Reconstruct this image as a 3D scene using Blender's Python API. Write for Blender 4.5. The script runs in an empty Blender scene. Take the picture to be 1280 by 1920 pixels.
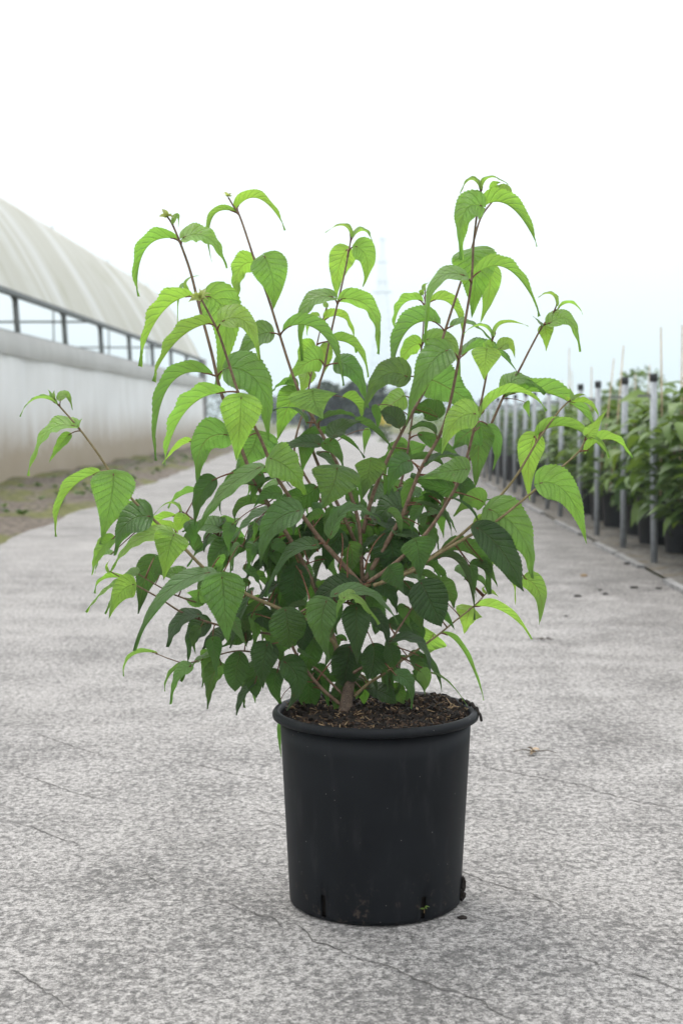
import bpy, bmesh, math, random
from mathutils import Vector, Matrix, noise as mnoise

random.seed(7)
scene = bpy.context.scene
COL = scene.collection
R = math.radians

# ------------------------------------------------------------------ camera
F = 2750.0                       # focal length in photograph pixels (1280 x 1920)
CX, CY, HORIZON, VPX = 640.0, 960.0, 782.0, 680.0
CAM = Vector((0.0, 0.0, 0.70))
PITCH = math.atan((CY - HORIZON) / F)
YAW = math.atan((VPX - CX) / F)
cam_data = bpy.data.cameras.new('camera')
cam = bpy.data.objects.new('camera', cam_data)
COL.objects.link(cam)
cam.location = CAM
cam.rotation_euler = (math.pi / 2 - PITCH, 0.0, YAW)
cam_data.sensor_fit = 'VERTICAL'
cam_data.sensor_height = 36.0
cam_data.sensor_width = 24.0
cam_data.lens = 36.0 * F / 1920.0
cam_data.clip_start = 0.05
cam_data.clip_end = 4000.0
cam_data.dof.use_dof = True
cam_data.dof.focus_distance = 2.10
cam_data.dof.aperture_fstop = 7.0
cam_data.dof.aperture_blades = 7
scene.camera = cam

# ------------------------------------------------------------------ sky, sun, exposure
SUN_EL, SUN_AZ = R(58), R(-35)
world = bpy.data.worlds.new('World')
scene.world = world
world.use_nodes = True
wt = world.node_tree
wt.nodes.clear()
wo = wt.nodes.new('ShaderNodeOutputWorld')
bg = wt.nodes.new('ShaderNodeBackground')
sky = wt.nodes.new('ShaderNodeTexSky')
sky.sky_type = 'NISHITA'
sky.sun_disc = False
sky.sun_elevation = SUN_EL
sky.sun_rotation = SUN_AZ
sky.dust_density = 4.0
tc = wt.nodes.new('ShaderNodeTexCoord')
sep = wt.nodes.new('ShaderNodeSeparateXYZ')
wt.links.new(tc.outputs['Generated'], sep.inputs[0])
ramp = wt.nodes.new('ShaderNodeValToRGB')          # the overcast cloud deck, brighter overhead
wt.links.new(sep.outputs['Z'], ramp.inputs[0])
e = ramp.color_ramp.elements
e[0].position, e[0].color = 0.0, (4.3, 5.2, 5.75, 1)
e[1].position, e[1].color = 1.0, (14.5, 14.5, 14.6, 1)
for p, c in ((0.03, (4.7, 5.5, 5.9, 1)), (0.065, (5.7, 6.1, 6.3, 1)), (0.12, (7.6, 7.7, 7.8, 1)), (0.3, (10.5, 10.6, 10.7, 1))):
    k = e.new(p)
    k.color = c
wm = wt.nodes.new('ShaderNodeMix')
wm.data_type = 'RGBA'
wm.inputs['Factor'].default_value = 0.9            # cloud cover
wt.links.new(sky.outputs[0], wm.inputs['A'])
wt.links.new(ramp.outputs[0], wm.inputs['B'])
wt.links.new(wm.outputs['Result'], bg.inputs['Color'])
bg.inputs['Strength'].default_value = 0.10
wt.links.new(bg.outputs[0], wo.inputs['Surface'])

sun_d = bpy.data.lights.new('sun', 'SUN')
sun_d.energy = 1.4
sun_d.angle = R(22)
sun_d.color = (1.0, 0.97, 0.92)
sun = bpy.data.objects.new('sun', sun_d)
COL.objects.link(sun)
sun.rotation_euler = (math.pi / 2 - SUN_EL, 0, math.pi - SUN_AZ)

scene.view_settings.view_transform = 'Standard'
scene.view_settings.look = 'None'
scene.view_settings.gamma = 1.0
scene.view_settings.use_curve_mapping = False
scene.view_settings.exposure = 0.78
scene.render.engine = 'CYCLES'
cy = scene.cycles
cy.use_denoising = True
cy.max_bounces = 10
cy.transmission_bounces = 8
cy.transparent_max_bounces = 12
cy.volume_bounces = 2

# ------------------------------------------------------------------ pixel <-> place helpers
bpy.context.view_layer.update()
CM = Matrix.Translation(CAM) @ cam.rotation_euler.to_matrix().to_4x4()
RM = cam.rotation_euler.to_matrix()


def ray(px, py):
    return RM @ Vector(((px - CX) / F, -(py - CY) / F, -1.0))


def at(px, py, Y):
    d = ray(px, py)
    return CAM + d * (Y / d.y)


def ground(px, py, z=0.0):
    d = ray(px, py)
    return CAM + d * ((z - CAM.z) / d.z)


# ------------------------------------------------------------------ node helpers
def mat(name):
    m = bpy.data.materials.new(name)
    m.use_nodes = True
    nt = m.node_tree
    nt.nodes.clear()
    out = nt.nodes.new('ShaderNodeOutputMaterial')
    return m, nt, out


class NT:
    def __init__(self, nt):
        self.nt = nt

    def n(self, typ, ins=None, **props):
        nd = self.nt.nodes.new('ShaderNode' + typ)
        for k, v in props.items():
            setattr(nd, k, v)
        for k, v in (ins or {}).items():
            s = nd.inputs[k]
            if hasattr(v, 'is_linked'):
                self.nt.links.new(v, s)
            else:
                s.default_value = v
        return nd

    def math(self, op, a, b=0.0, c=None, clamp=False):
        ins = {0: a, 1: b}
        if c is not None:
            ins[2] = c
        return self.n('Math', ins, operation=op, use_clamp=clamp).outputs[0]

    def mix(self, f, a, b, blend='MIX'):
        nd = self.nt.nodes.new('ShaderNodeMix')
        nd.data_type = 'RGBA'
        nd.blend_type = blend
        for k, v in (('Factor', f), ('A', a), ('B', b)):
            s = [i for i in nd.inputs if i.name == k and i.type == ('VALUE' if k == 'Factor' else 'RGBA')][0]
            if hasattr(v, 'is_linked'):
                self.nt.links.new(v, s)
            else:
                s.default_value = v
        return [o for o in nd.outputs if o.type == 'RGBA'][0]

    def noise(self, vec, scale, detail=4, rough=0.55, dist=0.0):
        return self.n('TexNoise', {'Vector': vec, 'Scale': scale, 'Detail': detail,
                                   'Roughness': rough, 'Distortion': dist}).outputs['Fac']

    def smooth(self, v, lo, hi):
        nd = self.n('MapRange', {'Value': v, 'From Min': lo, 'From Max': hi}, interpolation_type='SMOOTHSTEP')
        return nd.outputs[0]

    def objco(self):
        return self.n('TexCoord').outputs['Object']

    def scaled(self, vec, s):
        return self.n('Mapping', {'Vector': vec, 'Scale': s}).outputs[0]

    def bump(self, h, strength, dist):
        return self.n('Bump', {'Height': h, 'Strength': strength, 'Distance': dist}).outputs[0]


def simple(name, col, rough=0.6, metal=0.0, var=0.15, scale=20.0, bump=0.0, spec=0.4):
    m, nt, out = mat(name)
    g = NT(nt)
    co = g.objco()
    nz = g.noise(co, scale, 5, 0.6)
    c = g.mix(g.smooth(nz, 0.3, 0.7), (*[x * (1 - var) for x in col], 1), (*[min(1, x * (1 + var)) for x in col], 1))
    ins = {'Base Color': c, 'Roughness': rough, 'Metallic': metal, 'Specular IOR Level': spec}
    if bump:
        ins['Normal'] = g.bump(g.noise(co, scale * 3, 6, 0.65), bump, 0.01)
    b = g.n('BsdfPrincipled', ins)
    nt.links.new(b.outputs[0], out.inputs[0])
    return m


# ------------------------------------------------------------------ mesh helpers
def link(name, me, material=None, parent=None):
    o = bpy.data.objects.new(name, me)
    COL.objects.link(o)
    if material is not None and me is not None and len(me.materials) == 0:
        for mm in (material if isinstance(material, (list, tuple)) else [material]):
            me.materials.append(mm)
    if parent is not None:
        o.parent = parent
    return o


def tag(o, label=None, cat=None, group=None, kind=None):
    if label:
        o['label'] = label
    if cat:
        o['category'] = cat
    if group:
        o['group'] = group
    if kind:
        o['kind'] = kind
    return o


def empty(name, loc, label, cat, group=None, rz=0.0):
    o = bpy.data.objects.new(name, None)
    o.empty_display_size = 0.1
    COL.objects.link(o)
    o.location = loc
    o.rotation_euler = (0, 0, rz)
    return tag(o, label, cat, group)


class MB:
    def __init__(self):
        self.v, self.f, self.m, self.uv = [], [], [], []

    def quad(self, a, b, c, d, mi=0):
        i = len(self.v)
        self.v += [a, b, c, d]
        self.f.append((i, i + 1, i + 2, i + 3))
        self.m.append(mi)

    def box(self, c, s, rot=None, mi=0):
        c = Vector(c)
        h = Vector(s) * 0.5
        i = len(self.v)
        for dx in (-1, 1):
            for dy in (-1, 1):
                for dz in (-1, 1):
                    p = Vector((dx * h.x, dy * h.y, dz * h.z))
                    if rot is not None:
                        p = rot @ p
                    self.v.append(c + p)
        for q in ((0, 1, 3, 2), (4, 6, 7, 5), (0, 4, 5, 1), (2, 3, 7, 6), (0, 2, 6, 4), (1, 5, 7, 3)):
            self.f.append(tuple(i + k for k in q))
            self.m.append(mi)

    def tube(self, pts, rad, n=6, mi=0, caps=True):
        pts = [Vector(p) for p in pts]
        if not isinstance(rad, (list, tuple)):
            rad = [rad] * len(pts)
        base = len(self.v)
        up = None
        for k, p in enumerate(pts):
            t = (pts[min(k + 1, len(pts) - 1)] - pts[max(k - 1, 0)])
            t = t.normalized() if t.length > 1e-9 else Vector((0, 0, 1))
            if up is None:
                up = t.orthogonal().normalized()
            up = (up - t * up.dot(t))
            up = up.normalized() if up.length > 1e-6 else t.orthogonal().normalized()
            s = t.cross(up)
            for j in range(n):
                a = 2 * math.pi * j / n
                self.v.append(p + (up * math.cos(a) + s * math.sin(a)) * rad[k])
        for k in range(len(pts) - 1):
            for j in range(n):
                a = base + k * n + j
                b = base + k * n + (j + 1) % n
                self.f.append((a, b, b + n, a + n))
                self.m.append(mi)
        if caps:
            self.f.append(tuple(base + j for j in range(n))[::-1])
            self.m.append(mi)
            o = base + (len(pts) - 1) * n
            self.f.append(tuple(o + j for j in range(n)))
            self.m.append(mi)

    def mesh(self, name, smooth=False, mats=()):
        me = bpy.data.meshes.new(name)
        me.from_pydata([tuple(p) for p in self.v], [], self.f)
        for mm in mats:
            me.materials.append(mm)
        for p, mi in zip(me.polygons, self.m):
            p.material_index = mi
            p.use_smooth = smooth
        me.update()
        return me

    def build(self, name, material, parent=None, smooth=False):
        return link(name, self.mesh(name, smooth), material, parent)


def lathe(profile, n=64, a0=0.0, skip=None):
    mb = MB()
    k = len(profile)
    for j in range(n):
        a = a0 + 2 * math.pi * j / n
        for r, z in profile:
            mb.v.append(Vector((r * math.cos(a), r * math.sin(a), z)))
    for j in range(n):
        for i in range(k - 1):
            if skip and skip(j, i):
                continue
            a, b = j * k + i, ((j + 1) % n) * k + i
            mb.f.append((a, b, b + 1, a + 1))
            mb.m.append(0)
    return mb


# ------------------------------------------------------------------ materials
def concrete_material():
    m, nt, out = mat('weathered_concrete')
    g = NT(nt)
    co = g.objco()
    big = g.noise(co, 0.9, 3, 0.5)
    mid = g.noise(co, 4.5, 4, 0.6)
    patch = g.noise(g.scaled(co, (1.0, 0.8, 1)), 82.0, 8, 0.82, 0.1)
    patch2 = g.noise(co, 38.0, 7, 0.72, 0.3)
    grain = g.noise(co, 170.0, 5, 0.85)
    wear = g.math('ADD', g.math('MULTIPLY', big, 0.12), g.math('MULTIPLY', mid, 0.15))   # wear shifts the threshold
    v = g.math('ADD', patch, g.math('SUBTRACT', 0.135, wear))
    f1 = g.smooth(v, 0.40, 0.565)
    v2 = g.math('ADD', patch2, g.math('SUBTRACT', 0.135, wear))
    f2 = g.smooth(v2, 0.39, 0.47)
    light = g.mix(g.smooth(grain, 0.35, 0.65), (0.205, 0.197, 0.190, 1), (0.50, 0.482, 0.466, 1))
    dark = g.mix(g.smooth(grain, 0.35, 0.65), (0.040, 0.038, 0.037, 1), (0.18, 0.174, 0.17, 1))
    c = g.mix(f1, dark, light)
    c = g.mix(f2, g.mix(0.62, c, (0.095, 0.092, 0.09, 1)), c)
    c = g.mix(g.smooth(big, 0.3, 0.75), g.mix(0.12, c, (0.15, 0.145, 0.14, 1)), c)
    stain = g.smooth(g.noise(g.scaled(co, (1.0, 1.5, 1)), 1.9, 8, 0.72, 0.3), 0.46, 0.66)
    c = g.mix(g.math('MULTIPLY', stain, 0.18), c, g.mix(1.0, c, (0.52, 0.51, 0.50, 1), 'MULTIPLY'))
    # dirt washed out of the bed along the road's edge
    xr = g.n('SeparateXYZ', {0: co}).outputs[0]
    dirt = g.math('MULTIPLY', g.smooth(g.math('ADD', xr, g.math('MULTIPLY', g.math('SUBTRACT', mid, 0.5), 1.2)), 0.35, 1.35), 0.55)
    c = g.mix(dirt, c, g.mix(1.0, c, (0.42, 0.40, 0.38, 1), 'MULTIPLY'))
    # bright grit
    vor = g.n('TexVoronoi', {'Vector': co, 'Scale': 90.0}).outputs['Distance']
    grit = g.math('LESS_THAN', vor, 0.10)
    c = g.mix(g.math('MULTIPLY', grit, 0.35), c, (0.45, 0.44, 0.43, 1))
    h = g.math('ADD', g.math('MULTIPLY', f1, 0.6), g.math('MULTIPLY', grain, 0.7))
    b = g.n('BsdfPrincipled', {'Base Color': c, 'Roughness': 0.85, 'Specular IOR Level': 0.25,
                               'Normal': g.bump(h, 0.55, 0.002)})
    nt.links.new(b.outputs[0], out.inputs[0])
    return m


def leaf_material(name='leaf_blade', attr=False):
    m, nt, out = mat(name)
    g = NT(nt)
    uv = g.n('UVMap').outputs[0]
    s = g.n('SeparateXYZ', {0: uv})
    u, t = s.outputs[0], s.outputs[1]
    x = g.math('ABSOLUTE', g.math('SUBTRACT', g.math('MULTIPLY', u, 2.0), 1.0))
    base = g.n('Attribute', {}, attribute_name='leafcol').outputs['Color'] if attr else g.n('ObjectInfo').outputs['Color']
    rnd = g.n('ObjectInfo').outputs['Random']
    ph = g.math('MULTIPLY', g.math('SUBTRACT', t, g.math('MULTIPLY', g.math('POWER', x, 0.8), 0.20)), 9.5)
    d = g.math('MULTIPLY', g.math('ABSOLUTE', g.math('SUBTRACT', g.math('FRACT', ph), 0.5)), 2.0)   # 1 on a vein
    vein = g.smooth(d, 0.86, 0.99)
    mid = g.smooth(x, 0.06, 0.015)
    veins = g.math('MAXIMUM', vein, mid)
    cell = g.math('FLOOR', ph)
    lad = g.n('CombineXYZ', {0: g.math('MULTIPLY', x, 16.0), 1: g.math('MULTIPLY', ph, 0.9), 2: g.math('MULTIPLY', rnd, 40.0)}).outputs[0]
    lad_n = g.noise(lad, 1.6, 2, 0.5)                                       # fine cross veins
    co = g.n('TexCoord').outputs['Object']
    blot = g.noise(co, 34.0, 3, 0.55)
    hsv = g.n('HueSaturation', {'Color': base, 'Value': g.math('ADD', 0.68, g.math('MULTIPLY', blot, 0.66)),
                                'Hue': g.math('ADD', 0.487, g.math('MULTIPLY', blot, 0.026))}).outputs[0]
    dk = g.mix(1.0, hsv, (0.45, 0.52, 0.40, 1), 'MULTIPLY')
    up_col = g.mix(g.math('MULTIPLY', vein, 0.38), hsv, dk)
    up_col = g.mix(g.math('MULTIPLY', mid, 0.45), up_col, g.mix(0.35, dk, (0.16, 0.12, 0.05, 1)))
    up_col = g.mix(g.math('MULTIPLY', g.smooth(lad_n, 0.52, 0.36), 0.5), up_col, dk)
    frk = g.n('TexVoronoi', {'Vector': co, 'Scale': 75.0, 'Randomness': 1.0})
    rare = g.smooth(g.noise(co, 11.0, 2, 0.5), 0.56, 0.66)
    frf = g.math('MULTIPLY', g.math('MULTIPLY', g.smooth(frk.outputs['Distance'], 0.22, 0.10), rare), 0.6)
    up_col = g.mix(frf, up_col, (0.10, 0.062, 0.03, 1))                   # brown freckles here and there
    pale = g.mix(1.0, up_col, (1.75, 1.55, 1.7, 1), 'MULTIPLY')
    up_col = g.mix(g.math('MULTIPLY', g.smooth(lad_n, 0.50, 0.68), 0.5), up_col, pale)   # sheen between the veins, painted into the blade as paler colour
    low = g.mix(0.32, hsv, (0.24, 0.32, 0.13, 1))                            # paler underside
    low = g.mix(g.math('MULTIPLY', vein, 0.35), low, (0.34, 0.36, 0.16, 1))
    low = g.mix(g.math('MULTIPLY', mid, 0.75), low, (0.26, 0.12, 0.07, 1))
    back = g.n('NewGeometry').outputs['Backfacing']
    c = g.mix(back, up_col, low)
    bulge = g.math('SUBTRACT', 1.0, g.math('POWER', d, 5.0))
    h = g.math('ADD', g.math('MULTIPLY', bulge, 0.6), g.math('MULTIPLY', lad_n, 0.9))
    h = g.math('SUBTRACT', h, g.math('MULTIPLY', mid, 0.8))
    nb = g.bump(h, 0.85, 0.0034)
    b = g.n('BsdfPrincipled', {'Base Color': c, 'Roughness': 0.37, 'Specular IOR Level': 0.6, 'Normal': nb,
                               'Sheen Weight': 0.10, 'Sheen Roughness': 0.5})
    tcol = g.mix(0.55, hsv, g.mix(1.0, hsv, (1.15, 1.2, 0.40, 1), 'MULTIPLY'))
    tcol = g.mix(g.math('MULTIPLY', veins, 0.28), tcol, (0.05, 0.09, 0.02, 1))
    tr = g.n('BsdfTranslucent', {'Color': g.mix(1.0, tcol, (2.15, 2.1, 1.7, 1), 'MULTIPLY'), 'Normal': nb})
    mx = g.n('MixShader', {0: 0.46, 1: b.outputs[0], 2: tr.outputs[0]})
    nt.links.new(mx.outputs[0], out.inputs[0])
    return m


def bark_material(name, c1, c2, scale=140.0):
    m, nt, out = mat(name)
    g = NT(nt)
    co = g.objco()
    nz = g.noise(co, scale, 4, 0.6)
    big = g.noise(co, 16.0, 3, 0.5)
    c = g.mix(g.smooth(nz, 0.35, 0.65), (*c1, 1), (*c2, 1))
    c = g.mix(g.math('MULTIPLY', g.smooth(big, 0.45, 0.7), 0.45), c, (*[0.5 * (a + b) * 0.8 for a, b in zip(c1, c2)], 1))
    vor = g.n('TexVoronoi', {'Vector': co, 'Scale': 420.0}).outputs['Distance']
    c = g.mix(g.math('MULTIPLY', g.math('LESS_THAN', vor, 0.18), 0.4), c, (0.42, 0.33, 0.25, 1))
    b = g.n('BsdfPrincipled', {'Base Color': c, 'Roughness': 0.7, 'Specular IOR Level': 0.3,
                               'Normal': g.bump(nz, 0.35, 0.002)})
    nt.links.new(b.outputs[0], out.inputs[0])
    return m


def pot_material():
    m, nt, out = mat('black_pot_plastic')
    g = NT(nt)
    co = g.objco()
    z = g.n('SeparateXYZ', {0: co}).outputs[2]
    nz = g.noise(co, 9.0, 5, 0.6)
    c = g.mix(g.smooth(nz, 0.3, 0.7), (0.0050, 0.0060, 0.0078, 1), (0.0080, 0.0094, 0.0116, 1))
    vor = g.n('TexVoronoi', {'Vector': co, 'Scale': 85.0})
    spk = g.noise(co, 30.0, 3, 0.6)
    dots = g.math('MULTIPLY', g.math('LESS_THAN', vor.outputs['Distance'], 0.06), g.math('GREATER_THAN', spk, 0.53))
    c = g.mix(g.math('MULTIPLY', dots, 0.55), c, (0.30, 0.29, 0.27, 1))
    # splashed soil towards the foot of the pot
    low = g.smooth(z, 0.10, 0.0)
    spl = g.smooth(g.noise(co, 70.0, 6, 0.7), 0.56, 0.68)
    c = g.mix(g.math('MULTIPLY', g.math('MULTIPLY', spl, low), 0.5), c, (0.09, 0.07, 0.055, 1))
    dust = g.smooth(g.noise(g.scaled(co, (1, 1, 0.25)), 40.0, 5, 0.6), 0.5, 0.8)
    c = g.mix(g.math('MULTIPLY', dust, 0.10), c, (0.12, 0.12, 0.12, 1))
    fine = g.noise(co, 350.0, 3, 0.6)
    b = g.n('BsdfPrincipled', {'Base Color': c, 'Roughness': g.math('ADD', 0.44, g.math('MULTIPLY', nz, 0.16)),
                               'Specular IOR Level': 0.16, 'Normal': g.bump(fine, 0.08, 0.001)})
    nt.links.new(b.outputs[0], out.inputs[0])
    return m


def soil_material(name, c1, c2, c3, scale):
    m, nt, out = mat(name)
    g = NT(nt)
    co = g.objco()
    a = g.noise(co, scale, 7, 0.7)
    b2 = g.noise(co, scale * 0.22, 4, 0.6)
    c = g.mix(g.smooth(a, 0.35, 0.62), (*c1, 1), (*c2, 1))
    c = g.mix(g.smooth(b2, 0.5, 0.66), c, (*c3, 1))
    b = g.n('BsdfPrincipled', {'Base Color': c, 'Roughness': 0.95, 'Specular IOR Level': 0.15,
                               'Normal': g.bump(a, 0.9, 0.012)})
    nt.links.new(b.outputs[0], out.inputs[0])
    return m


def film_material(name, clean, dirty, stripe=True, foot=False):
    m, nt, out = mat(name)
    g = NT(nt)
    co = g.objco()
    s = g.n('SeparateXYZ', {0: co})
    y, z = s.outputs[1], s.outputs[2]
    if stripe:     # algae film with cleaner runs over the hoops
        warp = g.math('MULTIPLY', g.noise(g.scaled(co, (0.4, 0.5, 0.4)), 1.0, 2, 0.5), 0.8)
        st = g.noise(g.n('CombineXYZ', {0: g.math('ADD', y, warp), 1: 0.0, 2: g.math('MULTIPLY', z, 0.05)}).outputs[0], 1.5, 4, 0.6)
        f = g.smooth(st, 0.47, 0.64)
        fine = g.noise(g.n('CombineXYZ', {0: g.math('MULTIPLY', y, 7.0), 1: 0.0, 2: g.math('MULTIPLY', z, 0.4)}).outputs[0], 1.0, 3, 0.6)
        c = g.mix(f, (*dirty, 1), (*clean, 1))
        c = g.mix(g.math('MULTIPLY', g.smooth(fine, 0.4, 0.7), 0.25), c, (*clean, 1))
        gr = g.smooth(g.noise(co, 0.9, 3, 0.6), 0.52, 0.75)
        c = g.mix(g.math('MULTIPLY', gr, 0.5), c, (0.46, 0.46, 0.33, 1))
    else:
        wr = g.noise(g.scaled(co, (1, 0.7, 0.25)), 4.0, 4, 0.6)
        c = g.mix(g.math('MULTIPLY', g.smooth(wr, 0.35, 0.7), 0.6), (*clean, 1), (*dirty, 1))
        if foot:   # splash-up of soil along the foot of the sheet
            edge = g.math('ADD', 0.55, g.math('MULTIPLY', g.noise(g.scaled(co, (1, 0.9, 0.1)), 3.5, 5, 0.65), 0.75))
            stn = g.math('MULTIPLY', g.smooth(z, edge, 0.0), 1.5)
            sp = g.noise(co, 9.0, 5, 0.65)
            stn = g.math('MULTIPLY', stn, g.math('ADD', 0.55, g.math('MULTIPLY', sp, 0.7)), clamp=True)
            c = g.mix(stn, c, (0.36, 0.295, 0.215, 1))
    d = g.n('BsdfPrincipled', {'Base Color': c, 'Roughness': 0.45, 'Specular IOR Level': 0.4})
    tr = g.n('BsdfTranslucent', {'Color': c})
    mx = g.n('MixShader', {0: 0.45 if stripe else 0.22, 1: d.outputs[0], 2: tr.outputs[0]})
    nt.links.new(mx.outputs[0], out.inputs[0])
    return m


def foliage_material(name, c1, c2, trans=0.3):
    m, nt, out = mat(name)
    g = NT(nt)
    a = g.n('Attribute', {}, attribute_name='tone').outputs['Fac']
    rnd = g.n('ObjectInfo').outputs['Random']
    f = g.math('ADD', g.math('MULTIPLY', a, 0.85), g.math('MULTIPLY', rnd, 0.15))
    c = g.mix(f, (*c1, 1), (*c2, 1))
    b = g.n('BsdfPrincipled', {'Base Color': c, 'Roughness': 0.5, 'Specular IOR Level': 0.4})
    tr = g.n('BsdfTranslucent', {'Color': g.mix(1.0, c, (1.6, 1.5, 0.7, 1), 'MULTIPLY')})
    mx = g.n('MixShader', {0: trans, 1: b.outputs[0], 2: tr.outputs[0]})
    nt.links.new(mx.outputs[0], out.inputs[0])
    return m


def verge_material():
    m, nt, out = mat('weedy_verge_soil')
    g = NT(nt)
    co = g.objco()
    a = g.noise(co, 22.0, 6, 0.7)
    b2 = g.noise(g.scaled(co, (1.5, 0.6, 1)), 1.3, 4, 0.6)
    c = g.mix(g.smooth(a, 0.35, 0.65), (0.070, 0.057, 0.046, 1), (0.20, 0.17, 0.14, 1))
    moss = g.mix(g.smooth(a, 0.3, 0.7), (0.075, 0.085, 0.024, 1), (0.17, 0.172, 0.056, 1))
    c = g.mix(g.math('MULTIPLY', g.smooth(b2, 0.47, 0.6), 0.85), c, moss)
    b = g.n('BsdfPrincipled', {'Base Color': c, 'Roughness': 0.95, 'Specular IOR Level': 0.15,
                               'Normal': g.bump(a, 0.8, 0.03)})
    nt.links.new(b.outputs[0], out.inputs[0])
    return m


M = {}
M['concrete'] = concrete_material()
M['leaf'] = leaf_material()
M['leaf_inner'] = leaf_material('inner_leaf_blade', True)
M['petiole'] = bark_material('reddish_petiole', (0.115, 0.045, 0.030), (0.17, 0.085, 0.045), 300)
M['stem'] = bark_material('young_brown_stem', (0.125, 0.078, 0.054), (0.215, 0.145, 0.10))
M['stem_green'] = bark_material('greenish_stem', (0.16, 0.13, 0.06), (0.26, 0.20, 0.11))
M['bark'] = bark_material('brown_trunk_bark', (0.055, 0.037, 0.027), (0.125, 0.088, 0.062), 90)
M['pot'] = pot_material()
M['soil'] = soil_material('dark_peat_soil', (0.008, 0.006, 0.005), (0.032, 0.022, 0.016), (0.055, 0.036, 0.024), 110)
M['chip'] = simple('bark_chip', (0.050, 0.030, 0.018), 0.9, var=0.5, scale=60)
M['straw'] = simple('dry_straw', (0.24, 0.165, 0.09), 0.8, var=0.35, scale=50)
M['crack'] = simple('crack_dirt', (0.09, 0.085, 0.08), 0.95, var=0.3, scale=200)
M['galv'] = simple('galvanised_steel', (0.30, 0.32, 0.34), 0.5, 0.25, var=0.15, scale=30)
M['cap'] = simple('black_post_cap', (0.02, 0.021, 0.022), 0.5, var=0.1)
M['bamboo'] = simple('bamboo_cane', (0.42, 0.33, 0.22), 0.7, var=0.25, scale=15)
M['wire'] = simple('grey_wire', (0.16, 0.165, 0.17), 0.5, 0.5)
M['npot'] = simple('nursery_pot_plastic', (0.017, 0.018, 0.020), 0.5, var=0.25, scale=8)
M['bed'] = soil_material('sandy_bed_ground', (0.085, 0.08, 0.072), (0.185, 0.175, 0.16), (0.13, 0.11, 0.08), 30)
M['kerb'] = simple('kerb_concrete', (0.20, 0.198, 0.195), 0.9, var=0.3, scale=14, bump=0.3)
M['field'] = soil_material('far_field', (0.07, 0.085, 0.035), (0.13, 0.13, 0.06), (0.16, 0.15, 0.08), 0.6)
M['verge'] = verge_material()
M['roof'] = film_material('dirty_roof_film', (0.84, 0.85, 0.84), (0.63, 0.625, 0.555))
M['side'] = film_material('white_side_sheet', (0.78, 0.79, 0.80), (0.66, 0.665, 0.66), False, True)
M['band'] = film_material('grey_rolled_sheet', (0.46, 0.46, 0.445), (0.38, 0.38, 0.365), False)
M['frame'] = simple('grey_tunnel_steel', (0.13, 0.14, 0.14), 0.5, 0.4, var=0.2, scale=8)
M['mast'] = simple('mast_steel', (0.33, 0.35, 0.38), 0.5, 0.3)
M['fol_a'] = foliage_material('nursery_foliage', (0.030, 0.070, 0.020), (0.16, 0.25, 0.055))
M['fol_b'] = foliage_material('nursery_foliage_dark', (0.022, 0.055, 0.025), (0.085, 0.15, 0.055))
M['fol_t'] = foliage_material('far_tree_foliage', (0.010, 0.023, 0.011), (0.026, 0.048, 0.020), 0.15)
M['fol_y'] = foliage_material('yellow_flower', (0.45, 0.40, 0.02), (0.75, 0.68, 0.05))
M['weed'] = foliage_material('weed_foliage', (0.04, 0.085, 0.02), (0.12, 0.19, 0.045))
M['dry'] = simple('dry_leaf', (0.27, 0.20, 0.13), 0.85, var=0.4, scale=60)
M['dryg'] = simple('dry_grey_twig', (0.12, 0.105, 0.09), 0.85, var=0.3, scale=60)
M['clod'] = simple('soil_clod', (0.014, 0.010, 0.0075), 0.95, var=0.4, scale=80, bump=0.5)


# ------------------------------------------------------------------ the ground
def sheet(name, pts, z, material, kind='structure', sub=None):
    mb = MB()
    i = len(mb.v)
    mb.v += [Vector((x, y, z)) for x, y in pts]
    mb.f.append(tuple(range(i, i + len(pts))))
    mb.m.append(0)
    o = mb.build(name, material)
    o['kind'] = kind
    return o


sheet('ground', [(-700, -60), (700, -60), (700, 780), (-700, 780)], -0.012, M['field'])
# road edges wander a little
EDGE_L = []
for k in range(60):
    y = -4 + k * 1.6
    base = -2.04 - 0.03 * (y - 8.3)
    EDGE_L.append((base + 0.06 * mnoise.noise((0.0, y * 0.9, 3.1)), y))
road_pts = [(1.30, -4), (1.30, EDGE_L[-1][1])] + EDGE_L[::-1]
road = sheet('concrete_road', road_pts, 0.0, M['concrete'])
tag(road, 'light grey weathered concrete road with dark speckles and hairline cracks', 'road')
verge_grid = MB()
NX, NY = 14, 150
for j in range(NY + 1):
    y = 5 + 32 * j / NY
    b = -2.04 - 0.03 * (y - 8.3) + 0.06 * mnoise.noise((0.0, y * 0.9, 3.1))
    for i in range(NX + 1):
        s = i / NX
        x = b + 0.08 + (-4.2 - b) * s
        z = -0.008 + 0.075 * min(1, s * 5) * (0.6 + 0.8 * mnoise.noise((x * 2.3, y * 1.7, 0.4))) + (0.05 * s)
        verge_grid.v.append(Vector((x, y, max(z, 0.004 if s > 0.12 else -0.008))))
for j in range(NY):
    for i in range(NX):
        a = j * (NX + 1) + i
        verge_grid.f.append((a, a + NX + 1, a + NX + 2, a + 1))
        verge_grid.m.append(0)
verge = verge_grid.build('verge', M['verge'], None, True)
tag(verge, 'bare brown soil verge with moss beside the plastic tunnel', 'verge', kind='structure')
bed = sheet('nursery_bed', [(1.31, -4), (14, -4), (14, 62), (1.31, 62)], 0.006, M['bed'])
tag(bed, 'pale sandy bed ground under the rows of black nursery pots', 'bed', kind='structure')

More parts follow.
